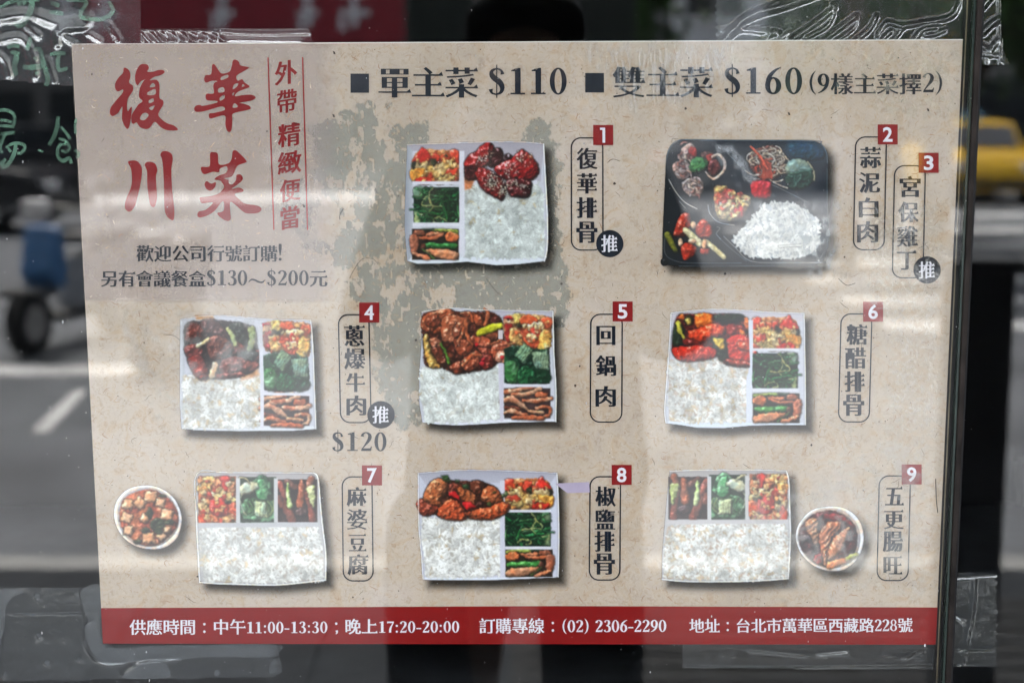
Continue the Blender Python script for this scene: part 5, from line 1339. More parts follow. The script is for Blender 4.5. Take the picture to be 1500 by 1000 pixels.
# band at the foot
V = [(.0, 0), (PW, 0)]
u0, v0 = uv([150, 1372.5], [890, 888.5])
mesh_obj('footer_band', [(0, -.0004, .0), (PW, -.0004, .0), (PW, -.0004, v0[1]), (PW*.55, -.0004, v0[1]+.0008), (0, -.0004, v0[0])], [(0, 1, 2, 3, 4)], M_band, po)
k = Ink(); k.text('供應時間：中午11:00-13:30；晚上17:20-20:00', 189, 672, 927, 23.5, ax=.022, ay=-.004, dy=-.004); k.build('opening_hours_text', M_wht, po, .5)
k = Ink(); k.text('訂購專線：(02) 2306-2290', 700, 975, 925, 24.5, ax=.022, ay=-.004, dy=-.004); k.build('phone_text', M_wht, po, .5)
k = Ink(); k.text('地址：台北市萬華區西藏路228號', 1008, 1336, 924, 24, ax=.022, ay=-.004, dy=-.004); k.build('address_text', M_wht, po, .5)
# price headline
k = Ink(); k.rect(514, 108.5, 541, 136.5); k.rect(857.5, 107, 885, 135.5); k.build('square_bullet', M_navy, po, .5)
k = Ink(); k.text('單主菜', 554, 701, 140, 48, ax=.042, ay=-.012); k.text('$110', 713, 833, 138.5, 55, dy=-.005); k.build('single_dish_price_text', M_navy, po, .5)
k = Ink(); k.text('雙主菜', 897, 1045, 139, 48, ax=.042, ay=-.012); k.text('$160', 1058, 1178, 137, 55); k.build('double_dish_price_text', M_navy, po, .5)
k = Ink(); k.text('(', 1184, 1196, 133.5, 38); k.text('9', 1197, 1216.5, 135.5, 40); k.text('樣主菜擇', 1217, 1351, 135, 33, ax=.034, ay=-.008); k.text('2', 1351, 1370, 134.5, 40); k.text(')', 1370, 1384, 133.5, 38); k.build('choice_note_text', M_navy, po, .5)
# order lines
k = Ink(); k.text('歡迎公司行號訂購', 200, 407, 381.5, 26, ax=.032, ay=-.008); k.text('!', 406, 415, 382, 34); k.build('order_line_text', M_navy, po, .5)
k = Ink(); k.text('另有會議餐盒', 148, 302, 418.5, 26, ax=.032, ay=-.008); k.text('$130', 302, 363, 418, 31); k.text('～', 363, 390, 420, 26); k.text('$200', 390, 453, 418, 31); k.text('元', 453, 480, 418, 26, ax=.032, ay=-.008); k.build('order_price_text', M_navy, po, .5)
# calligraphy title
def trace(k, org, sc_, loops):
    k.fill([cr_spline(l, 4, True)/sc_+np.array(org) for l in loops])
HUA = [[(1225, 52), (1255, 72), (1270, 105), (1340, 120), (1338, 134), (1250, 185), (1230, 210), (1245, 245), (1285, 230), (1305, 260), (1350, 292), (1340, 308), (1270, 335), (1230, 360), (1222, 386), (1300, 375), (1370, 373), (1408, 397), (1370, 425), (1260, 447), (1300, 455), (1350, 475), (1360, 500), (1320, 515), (1200, 545), (1195, 600), (1185, 695), (1162, 714), (1140, 690), (1130, 640), (1122, 562), (1000, 590), (980, 570), (985, 545), (1020, 540), (1120, 515), (1115, 485), (1070, 485), (950, 520), (870, 530), (845, 505), (860, 475), (900, 466), (925, 475), (1048, 447), (1050, 430), (970, 425), (950, 400), (960, 365), (1025, 360), (1020, 300), (1030, 265), (1060, 250), (1010, 245), (955, 262), (937, 235), (950, 195), (1000, 185), (1010, 105), (1028, 94), (1050, 120), (1080, 165), (1110, 180), (1168, 162), (1190, 110), (1200, 60)],
       [(1092, 213), (1150, 190), (1155, 215), (1095, 240)], [(1067, 318), (1113, 305), (1120, 345), (1070, 353)], [(1080, 400), (1118, 375), (1122, 405), (1085, 428)], [(1200, 300), (1215, 275), (1250, 270), (1235, 300), (1200, 323)], [(1281, 300), (1290, 276), (1307, 291)], [(1196, 362), (1214, 351), (1200, 383)], [(1200, 470), (1217, 451), (1245, 477), (1228, 490), (1199, 491)]]
FU1 = [[(215, 127), (250, 150), (265, 200), (252, 262), (285, 292), (285, 340), (240, 410), (232, 490), (241, 524), (271, 484), (275, 512), (265, 600), (250, 670), (232, 686), (205, 650), (185, 590), (190, 482), (150, 540), (100, 570), (75, 540), (85, 490), (130, 430), (190, 360), (195, 326), (150, 345), (125, 315), (125, 270), (150, 225), (195, 175), (200, 138)]]
FU2 = [[(380, 94), (420, 100), (432, 130), (418, 163), (470, 164), (520, 148), (565, 150), (575, 170), (540, 195), (480, 212), (440, 243), (490, 235), (520, 255), (530, 300), (528, 400), (560, 425), (562, 465), (520, 540), (530, 580), (590, 630), (660, 655), (695, 687), (680, 700), (600, 698), (540, 670), (485, 622), (440, 675), (400, 688), (350, 670), (318, 628), (290, 642), (273, 620), (275, 560), (310, 500), (340, 460), (375, 432), (345, 400), (343, 350), (360, 290), (385, 247), (402, 233), (362, 250), (327, 288), (308, 250), (308, 190), (330, 130), (355, 100)],
       [(440, 304), (460, 272), (480, 272), (488, 300)], [(420, 352), (488, 322), (490, 370), (425, 378)], [(432, 425), (470, 407), (475, 435), (435, 453)], [(433, 495), (485, 471), (460, 514)], [(350, 585), (375, 547), (408, 540), (429, 565), (395, 603), (362, 605)]]
CHUAN = [[(240, 178), (270, 163), (315, 165), (350, 195), (368, 250), (355, 370), (330, 480), (300, 580), (255, 630), (215, 605), (212, 550), (235, 480), (265, 410), (275, 330), (268, 240)], [(392, 205), (410, 178), (450, 175), (490, 195), (508, 250), (495, 300), (500, 420), (505, 500), (490, 570), (467, 588), (440, 560), (425, 470), (415, 380), (413, 260)],
         [(535, 110), (555, 80), (600, 78), (640, 105), (648, 160), (635, 250), (645, 450), (662, 600), (658, 695), (635, 705), (595, 670), (572, 600), (568, 400), (560, 230), (550, 150)]]
CAI = [[(1215, 67), (1245, 82), (1320, 160), (1308, 182), (1240, 210), (1200, 290), (1180, 310), (1120, 327), (1160, 340), (1158, 365), (1190, 380), (1225, 340), (1232, 295), (1265, 288), (1288, 315), (1280, 345), (1235, 385), (1185, 420), (1250, 408), (1295, 430), (1280, 450), (1215, 468), (1260, 520), (1310, 555), (1400, 568), (1445, 585), (1458, 612), (1420, 640), (1330, 645), (1280, 620), (1230, 575), (1175, 540), (1172, 620), (1178, 690), (1160, 712), (1120, 705), (1070, 670), (1055, 640), (1090, 632), (1115, 610), (1115, 545), (1090, 545), (1030, 620), (960, 665), (890, 682), (872, 655), (890, 625), (950, 610), (1015, 545), (920, 552), (900, 530), (900, 498), (1000, 485), (1070, 460), (1115, 410), (1110, 380), (1080, 345), (1030, 335), (1060, 305), (1138, 270), (1142, 215), (1080, 235), (1070, 268), (1010, 265), (940, 287), (910, 260), (912, 220), (985, 212), (990, 100), (1020, 85), (1060, 100), (1070, 195), (1150, 190), (1185, 150), (1195, 82)]]
CAI2 = [[(940, 370), (960, 350), (1000, 372), (1040, 360), (1035, 400), (1000, 437), (960, 425), (942, 395)]]
M_title = printed('title_red_ink', (134, 20, 22), noise=.08, scale=30)
k = Ink(); trace(k, (150, 80), 6.25, FU1); trace(k, (150, 80), 6.25, FU2); k.build('title_character', M_title, po, .55)
k = Ink(); trace(k, (150, 80), 6.25, HUA); k.build('title_character', M_title, po, .55)
k = Ink(); [trace(k, (150, 210), 6.25, [l]) for l in CHUAN]; k.build('title_character', M_title, po, .55)
k = Ink(); trace(k, (150, 210), 6.25, CAI); trace(k, (150, 210), 6.25, CAI2); k.build('title_character', M_title, po, .55)
k = Ink(); k.poly([(392.5, 85), (394.3, 85), (402.3, 337), (400.5, 337)]); k.poly([(443, 84.5), (444.8, 84.5), (451.5, 337), (449.7, 337)]); k.build('red_rule', M_red, po, .5)
k = Ink()
for c, x, y, h_, w2 in (('外', 419.5, 107, 35, 33), ('帶', 421, 149, 34, 29), ('精', 424, 198, 34, 33), ('緻', 424.5, 238.5, 33, 35), ('便', 425.5, 279, 33, 31), ('當', 425, 319, 33, 28)):
    k.char(c, x, y, h_, w2, ax=.030, ay=.016, serif=False, shear=.16)
k.build('subtitle_text', M_title, po, .5)

# dish labels
M_badge = printed('badge_red_ink', (136, 16, 20))
def rrect(x0, y0, x1, y1, r_, lean=0):
    P = []
    for cx, cy, a0 in ((x1-r_, y0+r_, -90), (x1-r_, y1-r_, 0), (x0+r_, y1-r_, 90), (x0+r_, y0+r_, 180)):
        for i in range(9):
            a = math.radians(a0+i*90/8); y = cy+r_*math.sin(a); P.append((cx+r_*math.cos(a)-lean*(y-y0)/(y1-y0), y))
    return np.array(P+[P[0]])
def dish(num, fr, lean, badge, chars, star=None):
    e = empty('dish_label', (0, 0, 0)); e.parent = po
    k = Ink(); x0, y0, x1, y1 = fr; P = rrect(x0, y0, x1, y1, 15, lean); Q = rrect(x0+1.9, y0+1.9, x1-1.9, y1-1.9, 13.1, lean); k.strip(P, Q); k.build('rounded_frame', M_navy, e, .5)
    k = Ink()
    for c, x, y, s_ in chars: k.char(c, x, y, s_, s_*(1.0 if c not in '1' else 1), ax=.044, ay=-.008)
    k.build('dish_name', M_navy, e, .52)
    k = Ink(); bx, by = badge; k.rect(bx, by, bx+29.3, by+29.3); k.build('number_square', M_badge, e, .7)
    k = Ink()
    if num == '1': k.poly([(bx+10, by+4), (bx+17.5, by+4), (bx+17.5, by+26), (bx+13.6, by+26), (bx+13.6, by+7.2), (bx+10, by+7.2)])
    else: k.char(num, bx+14.6, by+14.7, 21.5, 14, ax=.022, ay=.022, serif=False)
    k.build('number', M_wht, e, .8)
    if star:
        k = Ink(); a = np.linspace(0, 2*PI, 33)[:-1]; k.poly(np.stack([star[0]+20*np.cos(a), star[1]+20*np.sin(a)], 1)); k.build('round_stamp', M_navy, e, .7)
        k = Ink(); k.char('推', star[0]-.5, star[1], 25, 24, ax=.024, ay=-.012); k.build('stamp_character', M_wht, e, .8)
dish('1', (836, 201, 884, 367), 0, (869, 183), [('復', 860, 232, 31), ('華', 860, 268.5, 30), ('排', 859.5, 304, 30.5), ('骨', 859.5, 340, 31)], (893, 356.5))
dish('2', (1253, 199, 1300, 366), 4, (1286, 181.5), [('蒜', 1275.5, 230, 31), ('泥', 1274, 267, 31), ('白', 1272.5, 303, 29), ('肉', 1271, 339, 31)])
dish('3', (1310, 241, 1357, 407), 4, (1346, 223), [('宮', 1333.5, 272.5, 31), ('保', 1331, 309.5, 30), ('雞', 1329.5, 345.5, 31), ('丁', 1328, 380, 29)], (1358, 394.5))
dish('4', (494.5, 460, 541, 619.5), -3, (526, 443), [('蔥', 519, 491.5, 31), ('爆', 519.5, 525.5, 31), ('牛', 520.5, 560, 28), ('肉', 521.5, 593.5, 29)], (557.5, 607))
dish('5', (864, 459, 912, 618.5), 1, (897, 441), [('回', 887, 491, 28), ('鍋', 887, 535, 30), ('肉', 886.5, 580, 30)])
dish('6', (1231, 458, 1278, 618), 4.5, (1264, 441), [('糖', 1255, 489.5, 31), ('醋', 1253, 523.5, 31), ('排', 1251.5, 558, 30), ('骨', 1250, 592.5, 31)])
dish('7', (499.5, 697, 545, 851), -1.5, (529.5, 681), [('麻', 521.5, 727, 29), ('婆', 522.5, 760, 30), ('豆', 523, 793.5, 26), ('腐', 523.5, 826.5, 31)])
dish('8', (862.5, 696.5, 909, 849.5), 1.5, (895, 680), [('椒', 886, 726.5, 30), ('鹽', 885, 759.5, 30), ('排', 884.5, 792, 30), ('骨', 884, 825, 31)])
dish('9', (1286.5, 695, 1334, 850), 4, (1320, 679), [('五', 1309.5, 725, 28), ('更', 1308.5, 759.5, 29), ('腸', 1307, 792, 30), ('旺', 1307, 826, 28)])
k = Ink(); k.text('$120', 484, 567, 660, 39, dy=.0); k.build('beef_price_text', M_navy, po, .5)

LBL = {1: 'printed picture of glazed ribs with sesame over rice', 2: 'printed picture of a black compartment box with clear lid', 4: 'printed picture of dark stir-fried beef over rice', 5: 'printed picture of brown pork slices over rice',
       6: 'printed picture of red sweet and sour ribs over rice', 7: 'printed picture of a rice box with a bowl of tofu at its left', 8: 'printed picture of fried ribs with red pepper over rice', 9: 'printed picture of a rice box with a dark stew bowl at its right'}
for n_, cv in PICS: cv.build('lunch_box_picture', po, .9, M_ink, LBL[n_])

# ---- film clinging to the pane, its glare and reflections painted as whitish haze
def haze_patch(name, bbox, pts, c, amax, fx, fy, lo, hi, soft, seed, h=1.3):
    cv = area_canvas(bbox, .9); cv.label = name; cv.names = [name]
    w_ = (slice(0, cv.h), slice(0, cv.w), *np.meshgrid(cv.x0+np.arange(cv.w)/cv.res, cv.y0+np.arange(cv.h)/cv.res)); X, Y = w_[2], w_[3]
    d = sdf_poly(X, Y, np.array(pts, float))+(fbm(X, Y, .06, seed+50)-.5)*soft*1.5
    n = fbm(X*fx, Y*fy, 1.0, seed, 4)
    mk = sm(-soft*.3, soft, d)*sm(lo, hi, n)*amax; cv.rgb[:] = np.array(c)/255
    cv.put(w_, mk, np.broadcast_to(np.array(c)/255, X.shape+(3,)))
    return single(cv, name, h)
haze_patch('film_glare', (840, 58, 1100, 175), [(850, 60), (1088, 60), (1080, 92), (1050, 140), (1000, 155), (930, 165), (890, 120), (852, 84)], (226, 226, 228), .30, .35, .07, .46, .62, 22, 3)
haze_patch('film_glare', (1245, 280, 1392, 660), [(1262, 300), (1386, 290), (1376, 640), (1310, 640), (1290, 560), (1300, 480), (1262, 440)], (222, 219, 212), .22, .28, .28, .48, .62, 16, 7)
haze_patch('film_glare', (1150, 58, 1410, 190), [(1165, 60), (1405, 62), (1395, 170), (1310, 180), (1200, 90)], (222, 214, 196), .28, .12, .12, .5, .68, 20, 11)
haze_patch('film_glare', (1060, 260, 1240, 430), [(1080, 290), (1230, 280), (1235, 400), (1200, 420), (1130, 330)], (200, 206, 210), .42, .14, .10, .40, .68, 24, 17)
haze_patch('film_glare', (1020, 200, 1110, 280), [(1045, 205), (1075, 215), (1105, 262), (1085, 275), (1050, 240)], (210, 214, 220), .55, .08, .05, .35, .65, 14, 19)
haze_patch('film_glare', (1040, 600, 1380, 885), [(1230, 620), (1375, 600), (1365, 880), (1090, 878), (1060, 740), (1200, 690)], (222, 220, 216), .20, .07, .07, .46, .66, 26, 23)
haze_patch('film_glare', (150, 440, 430, 640), [(180, 450), (420, 450), (400, 500), (330, 600), (200, 620)], (224, 222, 220), .25, .05, .04, .45, .68, 20, 29)
k = Ink(); k.poly([(812, 707), (862, 705), (863, 720), (830, 721)]); k.build('lilac_tape_scrap', printed('lilac_film', (180, 168, 192)), po, 1.2)

# ------------------------------------------------------------------ green marker writing on the pane
M_marker = mat('green_marker_ink', tuple(lin((120, 168, 142))), .5, .4, noise=.35, scale=90)
# translucent where the ink ran thin
t = M_marker.node_tree; b = t.nodes['Principled BSDF']; tcn = t.nodes.new('ShaderNodeTexCoord'); n_ = t.nodes.new('ShaderNodeTexNoise'); n_.inputs['Scale'].default_value = 70
mr = t.nodes.new('ShaderNodeMapRange'); mr.inputs['From Min'].default_value = .35; mr.inputs['From Max'].default_value = .65; mr.inputs['To Min'].default_value = .2; mr.inputs['To Max'].default_value = .6
t.links.new(tcn.outputs['Object'], n_.inputs['Vector']); t.links.new(n_.outputs[0], mr.inputs[0]); t.links.new(mr.outputs[0], b.inputs['Alpha'])
wr = empty('marker_writing', glass_pt(60, 120, .0054)); tag(wr, 'pale green handwritten marker characters on the glass at the left edge', 'handwriting')
wl_ = Vector(wr.location)
def stroke(org, kk, pts, wd):
    P = [(org[0]+x/kk, org[1]+y/kk, wd/kk*f*1.35) for (x, y), f in zip(pts, [.8]+[1]*(len(pts)-2)+[.9])]
    S = brush(P); V = []
    for A in S[1:]:
        for x, y in A: V.append(glass_pt(x, y, .0054+stroke.n*4e-6)-wl_)
    n = len(S[1]); stroke.n += 1
    mesh_obj('brush_stroke', V, [(i, i+1, n+i+1, n+i) for i in range(n-1)], M_marker, wr)
stroke.n = 0
for P, wd in (([(325, -10), (330, 60), (290, 180), (210, 265), (150, 240)], 46), ([(20, 80), (90, 30), (200, 8), (420, 2)], 26), ([(200, 20), (205, 65)], 34), ([(245, 20), (260, 50)], 34), ([(530, 35), (575, 45), (622, 68)], 34), ([(510, 130), (590, 135), (662, 148)], 34),
              ([(700, 5), (870, 8), (900, 45), (845, 130), (860, 185), (1020, 205), (1120, 178), (1182, 110), (1135, 18)], 32), ([(80, 505), (130, 472), (205, 495)], 34), ([(110, 550), (155, 552), (205, 562)], 30), ([(170, 560), (172, 620), (150, 700), (172, 790)], 40),
              ([(320, 395), (305, 450), (285, 525)], 34), ([(355, 520), (420, 525), (440, 620), (478, 740), (500, 830), (480, 900)], 36), ([(240, 700), (330, 708), (440, 690)], 42), ([(355, 600), (392, 625)], 30), ([(360, 770), (412, 760)], 30), ([(520, 572), (600, 558), (685, 560)], 30), ([(622, 560), (602, 660), (625, 735), (705, 714)], 30),
              ([(0, 60), (10, 90)], 30)): stroke((0, 0), 7.14, P, wd)
for P, wd in (([(-20, 160), (60, 152), (130, 185), (155, 245), (130, 340)], 28), ([(-20, 262), (60, 262), (122, 282)], 25), ([(-20, 320), (60, 320), (122, 325)], 25), ([(-10, 400), (60, 398), (152, 385)], 28), ([(60, 400), (20, 480), (0, 560), (32, 598)], 28), ([(62, 530), (90, 560), (115, 592)], 22),
              ([(66, 535), (150, 500), (230, 508), (262, 540), (222, 600), (180, 602)], 24), ([(165, 510), (150, 600), (100, 700), (45, 745), (20, 710), (62, 662)], 32), ([(610, 220), (592, 350), (560, 440), (512, 518)], 34), ([(636, 325), (690, 390), (735, 455)], 24), ([(610, 450), (690, 480), (735, 560)], 24),
              ([(640, 500), (604, 560), (610, 640), (660, 685), (722, 655), (748, 712)], 28), ([(620, 520), (690, 508)], 22), ([(640, 575), (690, 590), (725, 560)], 24), ([(400, 568), (450, 588)], 20), ([(796, 240), (788, 330), (790, 400)], 24), ([(780, 565), (825, 610), (800, 655)], 24)): stroke((0, 140), 7.14, P, wd)

# ------------------------------------------------------------------ clear tape
M_tape = clear_mat('clear_packing_tape', .12, (.96, .97, .96), bump=.10, scale=700, veil=.03, veilcol=(.62, .66, .72), rough=.03)
M_tape_hazy = clear_mat('cloudy_packing_tape', .07, (.93, .94, .95), bump=.05, scale=300, veil=.03, veilcol=(.45, .5, .58), rough=.1)
def tape(poly_, ridges, label, group=None, zig=None, step=2.2, m=None, y0=.0085, seed=0, nz=.35):
    x0, y0p = min(p[0] for p in poly_), min(p[1] for p in poly_); x1, y1p = max(p[0] for p in poly_), max(p[1] for p in poly_)
    nx, ny = int((x1-x0)/step)+1, int((y1p-y0p)/step)+1
    X, Y = np.meshgrid(np.linspace(x0, x1, nx), np.linspace(y0p, y1p, ny))
    H = np.zeros_like(X)
    for P, amp, wd in ridges:
        d = -sdf_path(X, Y, cr_spline(np.array(P, float), 5) if len(P) > 2 else np.array(P, float), np.zeros(99))
        H += amp*np.exp(-(d/wd)**2)
    H += nz*fbm(X, Y, .05, seed, 4)+nz*.25*fbm(X, Y, .25, seed+4, 2)
    ins = sdf_poly(X, Y, np.array(poly_, float))
    if zig is not None:
        ax_, at, s_ = zig
        c_, o_ = (X, Y) if ax_ == 'x' else (Y, X)
        ins = np.minimum(ins, s_*(at-c_)+np.abs((o_/5.2) % 2-1)*5-2.5)
    V = [glass_pt(X[j, i], Y[j, i], y0+max(H[j, i], 0)*.001) for j in range(ny) for i in range(nx)]
    F = [(j*nx+i, (j+1)*nx+i, (j+1)*nx+i+1, j*nx+i+1) for j in range(ny-1) for i in range(nx-1) if ins[j, i] > 0 or ins[j+1, i+1] > 0]
    o = mesh_obj('tape_strip', V, F, m or M_tape, None, True)
    bm = bmesh.new(); bm.from_mesh(o.data); bmesh.ops.delete(bm, geom=[v for v in bm.verts if not v.link_faces], context='VERTS'); bm.to_mesh(o.data); bm.free()
    tag(o, label, 'tape', 'clear tape holding the poster'); return o
T = 'clear tape holding the poster'
tape([(-30, -30), (203, -30), (206, 64), (108, 66), (112, 126), (-30, 113)],
     [([(-20, 30), (40, 22), (90, 36), (130, 30)], 1.12, 9.0), ([(85, 66), (84, 50), (95, 42), (125, 40)], 0.99, 4.5), ([(86, 46), (98, 58), (112, 66)], 0.74, 3.8), ([(40, 38), (55, 52)], 0.74, 7.5), ([(0, 60), (30, 56), (48, 80), (52, 112)], 0.81, 6.0), ([(-5, 78), (8, 90), (14, 112)], 0.74, 4.5), ([(130, 50), (150, 62)], 0.62, 4.5), ([(160, 36), (175, 60)], 0.62, 6.0), ([(70, 90), (80, 120)], .8, 5)],
     'wrinkled clear tape over the poster\'s top left corner, behind the green writing', seed=3, y0=.0095)
tape([(206, 44), (452, 42), (458, 66), (206, 66)],
     [([(x, 46), (x+14, 62)], .8+.4*(i % 3), 2.6) for i, x in enumerate(range(150, 330, 15))]+[([(206, 44), (300, 46), (380, 50), (452, 48)], .9, 2.2), ([(240, 62), (330, 58), (440, 60)], .5, 3)], 'narrow crinkled clear tape along the top edge, left of the middle', seed=5, y0=.0088)
tape([(1046, -30), (1424, -30), (1420, 62), (1042, 64)],
     [([(1040, 66), (1062, 58), (1085, 34), (1110, 20), (1150, 8), (1195, -8)], 2.6, 5), ([(1058, 60), (1090, 26), (1140, 2)], 1.2, 3), ([(1160, 58), (1195, 34), (1220, 14), (1221, 8)], 2.4, 4), ([(1180, 56), (1210, 40), (1222, 20)], 1.6, 2.5), ([(1206, 60), (1235, 38), (1254, 24)], 2.6, 3), ([(1225, 60), (1250, 42), (1256, 28)], 1.4, 2), ([(1250, 62), (1272, 44), (1284, 24)], 2.6, 3),
      ([(1286, 52), (1300, 34), (1320, 38), (1350, 34), (1390, 26), (1404, 8), (1406, -20)], 1.6, 3.4), ([(1290, 60), (1305, 46)], 1.5, 3), ([(1308, 60), (1322, 42)], 1.4, 3), ([(1340, 58), (1352, 44), (1372, 40)], 1.8, 4), ([(1356, 52), (1370, 50), (1384, 44)], 1.2, 3), ([(1060, 45), (1100, 44), (1140, 50)], .8, 5), ([(1120, 60), (1135, 46)], .8, 3), ([(1140, 60), (1155, 48)], .8, 3)],
     'heavily creased clear tape above the poster\'s top right corner', zig=('x', 1050, -1), seed=8, y0=.009, step=1.7)
tape([(1440, -30), (1466, -30), (1465, 30), (1468, 70), (1478, 95), (1436, 95)],
     [([(1440, 48), (1452, 36), (1464, 28)], 2.4, 4), ([(1440, 10), (1452, -5)], 2.4, 4), ([(1464, -20), (1464, 40), (1466, 92)], 1.2, 2.4), ([(1440, 68), (1450, 74), (1460, 60)], 1.6, 4), ([(1446, 90), (1456, 66)], 1, 2.5), ([(1438, 80), (1462, 82)], 1, 3)], 'small piece of clear tape on the right pane, at the top beside the seam', seed=12, y0=.0078)
tape([(1392, 838), (1464, 838), (1460, 976), (1387, 976)],
     [([(1427, 840), (1426, 880), (1418, 930), (1408, 974)], .9, 2.6), ([(1396, 846), (1462, 841)], .9, 2.4), ([(1394, 890), (1412, 912)], .6, 2), ([(1394, 900), (1414, 906)], .6, 2), ([(1392, 950), (1456, 950)], .6, 2)], 'clear tape with saw-toothed right edge at the lower right of the seam', zig=('x', 1459, 1), seed=14, y0=.0078)
tape([(-30, 862), (156, 860), (158, 946), (408, 944), (404, 990), (-30, 996)],
     [([(6, 870), (8, 920), (2, 990)], 1, 4), ([(120, 862), (126, 905), (134, 910)], .9, 3), ([(128, 912), (126, 940), (148, 968), (200, 966), (260, 962)], 1.0, 3), ([(180, 985), (200, 970), (230, 964), (245, 985)], 1, 3), ([(54, 874), (56, 876)], 1, 3), ([(57, 930), (58, 931)], 1, 3), ([(69, 970), (70, 971)], 1, 3), ([(116, 964), (117, 965)], 1, 3), ([(0, 897), (140, 896)], .5, 1.5)],
     'long cloudy tape strip at the poster\'s bottom left corner, full of air bubbles', zig=('x', 402, 1), m=M_tape_hazy, seed=18, y0=.0092)
tape([(1000, 942), (1376, 942), (1374, 980), (1000, 976)],
     [([(1000, 972), (1150, 974), (1370, 972)], .6, 2), ([(1200, 956), (1240, 952)], 1.4, 3), ([(1325, 962), (1345, 950)], 1, 3), ([(1100, 950), (1180, 958)], .5, 3)], 'clear tape strip under the red band at the bottom right', m=M_tape_hazy, seed=22, y0=.0086)
# pockets of air under the lower left tape
apm = clear_mat('air_pocket_film', .06, (.9, .92, .94), veil=.06, scale=20, veilcol=(.5, .55, .62), rough=.2)
ap = empty('tape_air_pocket', glass_pt(200, 940, .0086)); tag(ap, 'pale cloudy air pockets trapped in the tape below the poster\'s lower left corner', 'air pocket')
def pocket(P, dy=0):
    S = cr_spline(np.array(P, float), 5, True); V = [glass_pt(x, y, .0086+dy)-Vector(ap.location) for x, y in S]
    mesh_obj('pocket', V, [tuple(range(len(V)))], apm, ap)
pocket([(120, 863), (150, 861), (152, 943), (250, 944), (402, 944), (408, 955), (398, 962), (300, 962), (250, 968), (200, 968), (160, 974), (140, 962), (126, 935), (124, 918), (130, 908), (122, 890)])
pocket([(180, 992), (190, 984), (205, 972), (225, 965), (242, 970), (250, 988), (230, 993), (205, 994)], 1e-5)
pocket([(-5, 868), (35, 866), (18, 874), (8, 892), (6, 925), (-5, 938)], 2e-5); pocket([(394, 984), (400, 966), (410, 964), (412, 984)], 3e-5)
for x, y, r_ in ((54, 873, 4), (57, 930, 3.6), (37, 932, 2), (69, 970, 4), (60, 971, 1.6), (116, 964, 2.2), (48, 903, 2), (55, 984, 1.6), (98, 986, 1.6), (318, 985, 4), (8, 986, 3), (12, 990, 2)):
    pocket([(x+r_*math.cos(a), y+r_*math.sin(a)) for a in (0, 1.05, 2.1, 3.14, 4.2, 5.2)], 4e-5)

# ------------------------------------------------------------------ the photographer, mirrored as a dark shape
pe = empty('person', (0, -1.30, .006)); tag(pe, 'photographer in dark clothes holding a camera to the face, mirrored as a dark silhouette', 'person')
M_skin = mat('skin', (.45, .27, .19), .5, .4, noise=.05, scale=20); M_cloth = mat('black_jacket_cloth', (.008, .009, .011), .9, .2, noise=.3, scale=50, bump=.2)
M_trou = mat('dark_trousers_cloth', (.007, .008, .012), .9, .2, noise=.3, scale=60, bump=.2); M_hair = mat('black_hair', (.006, .005, .005), .5, .4, noise=.3, scale=80)
def skin(name, verts, edges, radii, m, parent, sub=2, root=0):
    me = bpy.data.meshes.new(name); me.from_pydata(verts, edges, []); o = link(name, me, m, parent)
    me.skin_vertices.new() if hasattr(me.skin_vertices, 'new') else None
    md = o.modifiers.new('skin', 'SKIN'); sb = o.modifiers.new('sub', 'SUBSURF'); sb.levels = sb.render_levels = sub
    if not me.skin_vertices:
        bm = bmesh.new(); bm.from_mesh(me); bm.verts.layers.skin.verify(); bm.to_mesh(me); bm.free()
    for v, r_ in zip(me.skin_vertices[0].data, radii): v.radius = r_ if hasattr(r_, '__len__') else (r_, r_)
    me.skin_vertices[0].data[root].use_root = True
    md.use_smooth_shade = True
    return o
J = [(0, 0, .92), (0, 0, 1.05), (0, .01, 1.2), (0, 0, 1.33), (0, 0, 1.42), (0, .03, 1.49), (0, .06, 1.58), (0, .06, 1.64)]
Rr = [(.155, .11), (.14, .10), (.16, .11), (.15, .10), (.06, .06), (.065, .07), (.078, .095), (.055, .07)]
E_ = [(i, i+1) for i in range(7)]
def add(p, r_, par): J.append(p); Rr.append(r_); E_.append((par, len(J)-1)); return len(J)-1
for s in (-1, 1):
    h = add((s*.10, 0, .86), (.095, .10), 0); kn = add((s*.115, .02, .48), (.058, .06), h); an = add((s*.12, -.02, .10), (.04, .045), kn); add((s*.13, .12, .04), (.045, .03), an)
    sh = add((s*.175, 0, 1.36), (.06, .065), 3); el = add((s*.225, .10, 1.16), (.042, .045), sh); wr_ = add((s*.10, .235, 1.40), (.026, .03), el); pm = add((s*.082, .262, 1.46), (.022, .034), wr_)
    for q, (dx, L_) in enumerate(((.0, .9), (.0, 1.0), (.0, .95), (.0, .75))):
        z = 1.455+q*.019
        a = add((s*.086, .275, z+.005), (.0095, .0095), pm); b2 = add((s*(.082-.004*q), .275+.030*L_, z+.008), (.0085, .0085), a); add((s*(.060), .275+.048*L_, z+.006), (.0078, .0078), b2)
    a = add((s*.062, .245, 1.475), (.011, .011), pm); add((s*.045, .225, 1.497), (.0095, .0095), a)
skin('body', J, E_, Rr, M_skin, pe)
J2 = [(0, 0, .80), (0, 0, .95), (0, 0, 1.08), (0, .01, 1.2), (0, 0, 1.33), (0, 0, 1.41)]; R2 = [(.235, .15), (.215, .14), (.20, .135), (.205, .14), (.19, .125), (.085, .08)]; E2 = [(i, i+1) for i in range(5)]
for s in (-1, 1):
    n = len(J2); J2 += [(s*.18, 0, 1.365), (s*.235, .10, 1.15), (s*.115, .215, 1.375)]; R2 += [.085, .07, .048]; E2 += [(4, n), (n, n+1), (n+1, n+2)]
skin('jacket', J2, E2, R2, M_cloth, pe)
for s in (-1, 1): pass
J3 = [(-.02, 0, .92)]; R3 = [(.17, .125)]; E3 = []
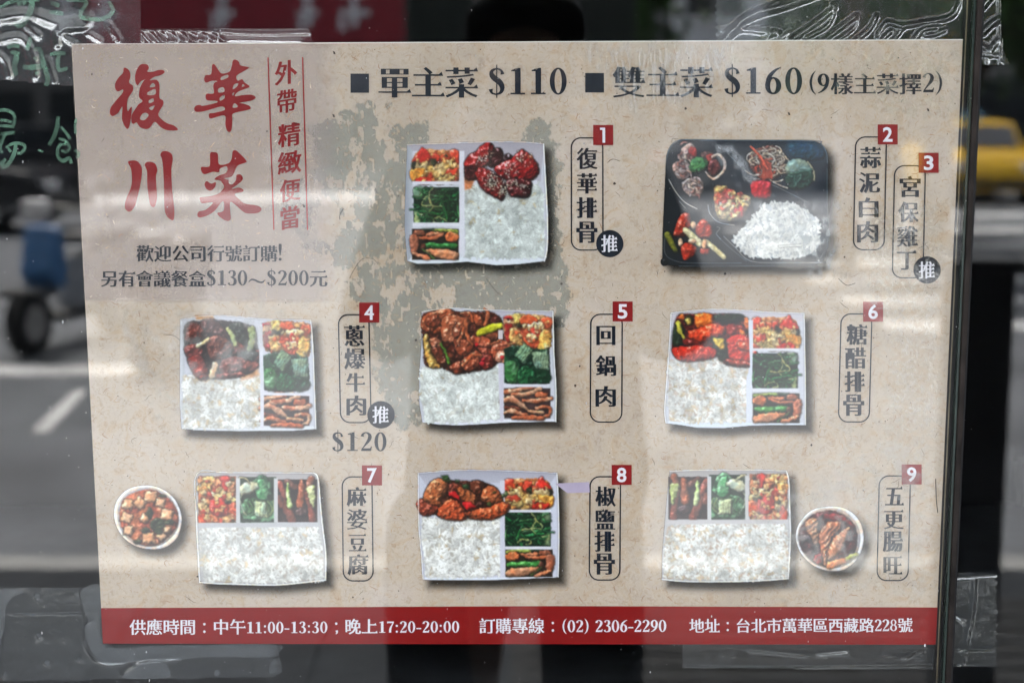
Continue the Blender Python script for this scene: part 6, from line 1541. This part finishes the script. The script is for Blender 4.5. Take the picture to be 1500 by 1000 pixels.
for s in (-1, 1):
    n = len(J3); J3 += [(s*.125-.02, 0, .82), (s*.13-.02, .02, .48), (s*.135-.02, -.02, .12)]; R3 += [(.10, .11), (.085, .085), (.07, .075)]; E3 += [(0, n), (n, n+1), (n+1, n+2)]
skin('trousers', J3, E3, R3, M_trou, pe)
for s in (-1, 1):
    sh_ = MB().box(s*.13-.05, s*.13+.05, -.07, .2, 0, .10, bev=.03).build('shoe', M_black, pe, True)
hd = MB(); bmesh.ops.create_uvsphere(hd.bm, u_segments=24, v_segments=14, radius=1)
for v in hd.bm.verts:
    x_, y_, z_ = v.co; v.co = Vector((x_*.095, y_*.112+.035, z_*.10+1.625))
    if y_ > .35 and z_ < .35: v.co.y -= .10*min(1, (y_-.35)*2); v.co.z += .03
hd.build('hair', M_hair, pe, True)
f_ = MB(); bmesh.ops.create_uvsphere(f_.bm, u_segments=12, v_segments=8, radius=.014)
for v in f_.bm.verts: v.co = Vector((v.co.x*.9, v.co.y+.158, v.co.z*1.5+1.545))
f_.build('nose', M_skin, pe, True)
for s in (-1, 1):
    f_ = MB(); bmesh.ops.create_uvsphere(f_.bm, u_segments=12, v_segments=8, radius=.012)
    for v in f_.bm.verts: v.co = Vector((v.co.x+s*.031, v.co.y+.136, v.co.z+1.575))
    f_.build('eye', M_white, pe, True)
    f_ = MB(); bmesh.ops.create_uvsphere(f_.bm, u_segments=10, v_segments=8, radius=.03)
    for v in f_.bm.verts: v.co = Vector((v.co.x*.35+s*.08, v.co.y*.7+.055, v.co.z+1.565))
    f_.build('ear', M_skin, pe, True)
MB().tube([(-.024, .14, 1.515), (0, .147, 1.513), (.024, .14, 1.515)], [.003, .006, .003], 8).build('mouth', mat('lips', (.35, .12, .1), .5, .4, noise=.05), pe)
hc = empty('handheld_camera', (CAM[0], -1.03, CAM[2])); tag(hc, 'black camera with a lens held in both hands by the photographer', 'camera')
MB().box(-.068, .068, -.055, -.004, -.05, .042, bev=.008).build('body', M_black, hc); MB().box(-.022, .022, -.05, -.006, .0425, .066, bev=.008).build('viewfinder', M_black, hc)
MB().cyl((0, -.0035, 0), (0, .040, 0), .034, 32).build('lens_barrel', M_black, hc); MB().cyl((0, .0405, 0), (0, .0415, 0), .028, 32).build('front_glass', M_dglass, hc)

# dust and dried drops on the outside of the pane
gp = [o for o in bpy.data.objects if o.name == 'glass_pane'][0]
V, F = [], []; r = np.random.default_rng(77)
for i in range(420):
    x, y = r.uniform(-10, 1425), r.uniform(-10, 1010); s_ = r.uniform(.25, .6) if i > 30 else r.uniform(.7, 1.3); st = r.uniform(1, 2.6) if i % 3 else 1
    n = len(V); V += [glass_pt(x+s_*math.cos(q*1.05)*r.uniform(.7, 1.2), y+s_*st*math.sin(q*1.05), -.0002) for q in range(6)]; F.append(tuple(range(n, n+6)))
o = mesh_obj('dust_specks', V, F, mat('dust', (.42, .43, .44), .9, .1, noise=.3, scale=200), sf); tag(o, kind='stuff')
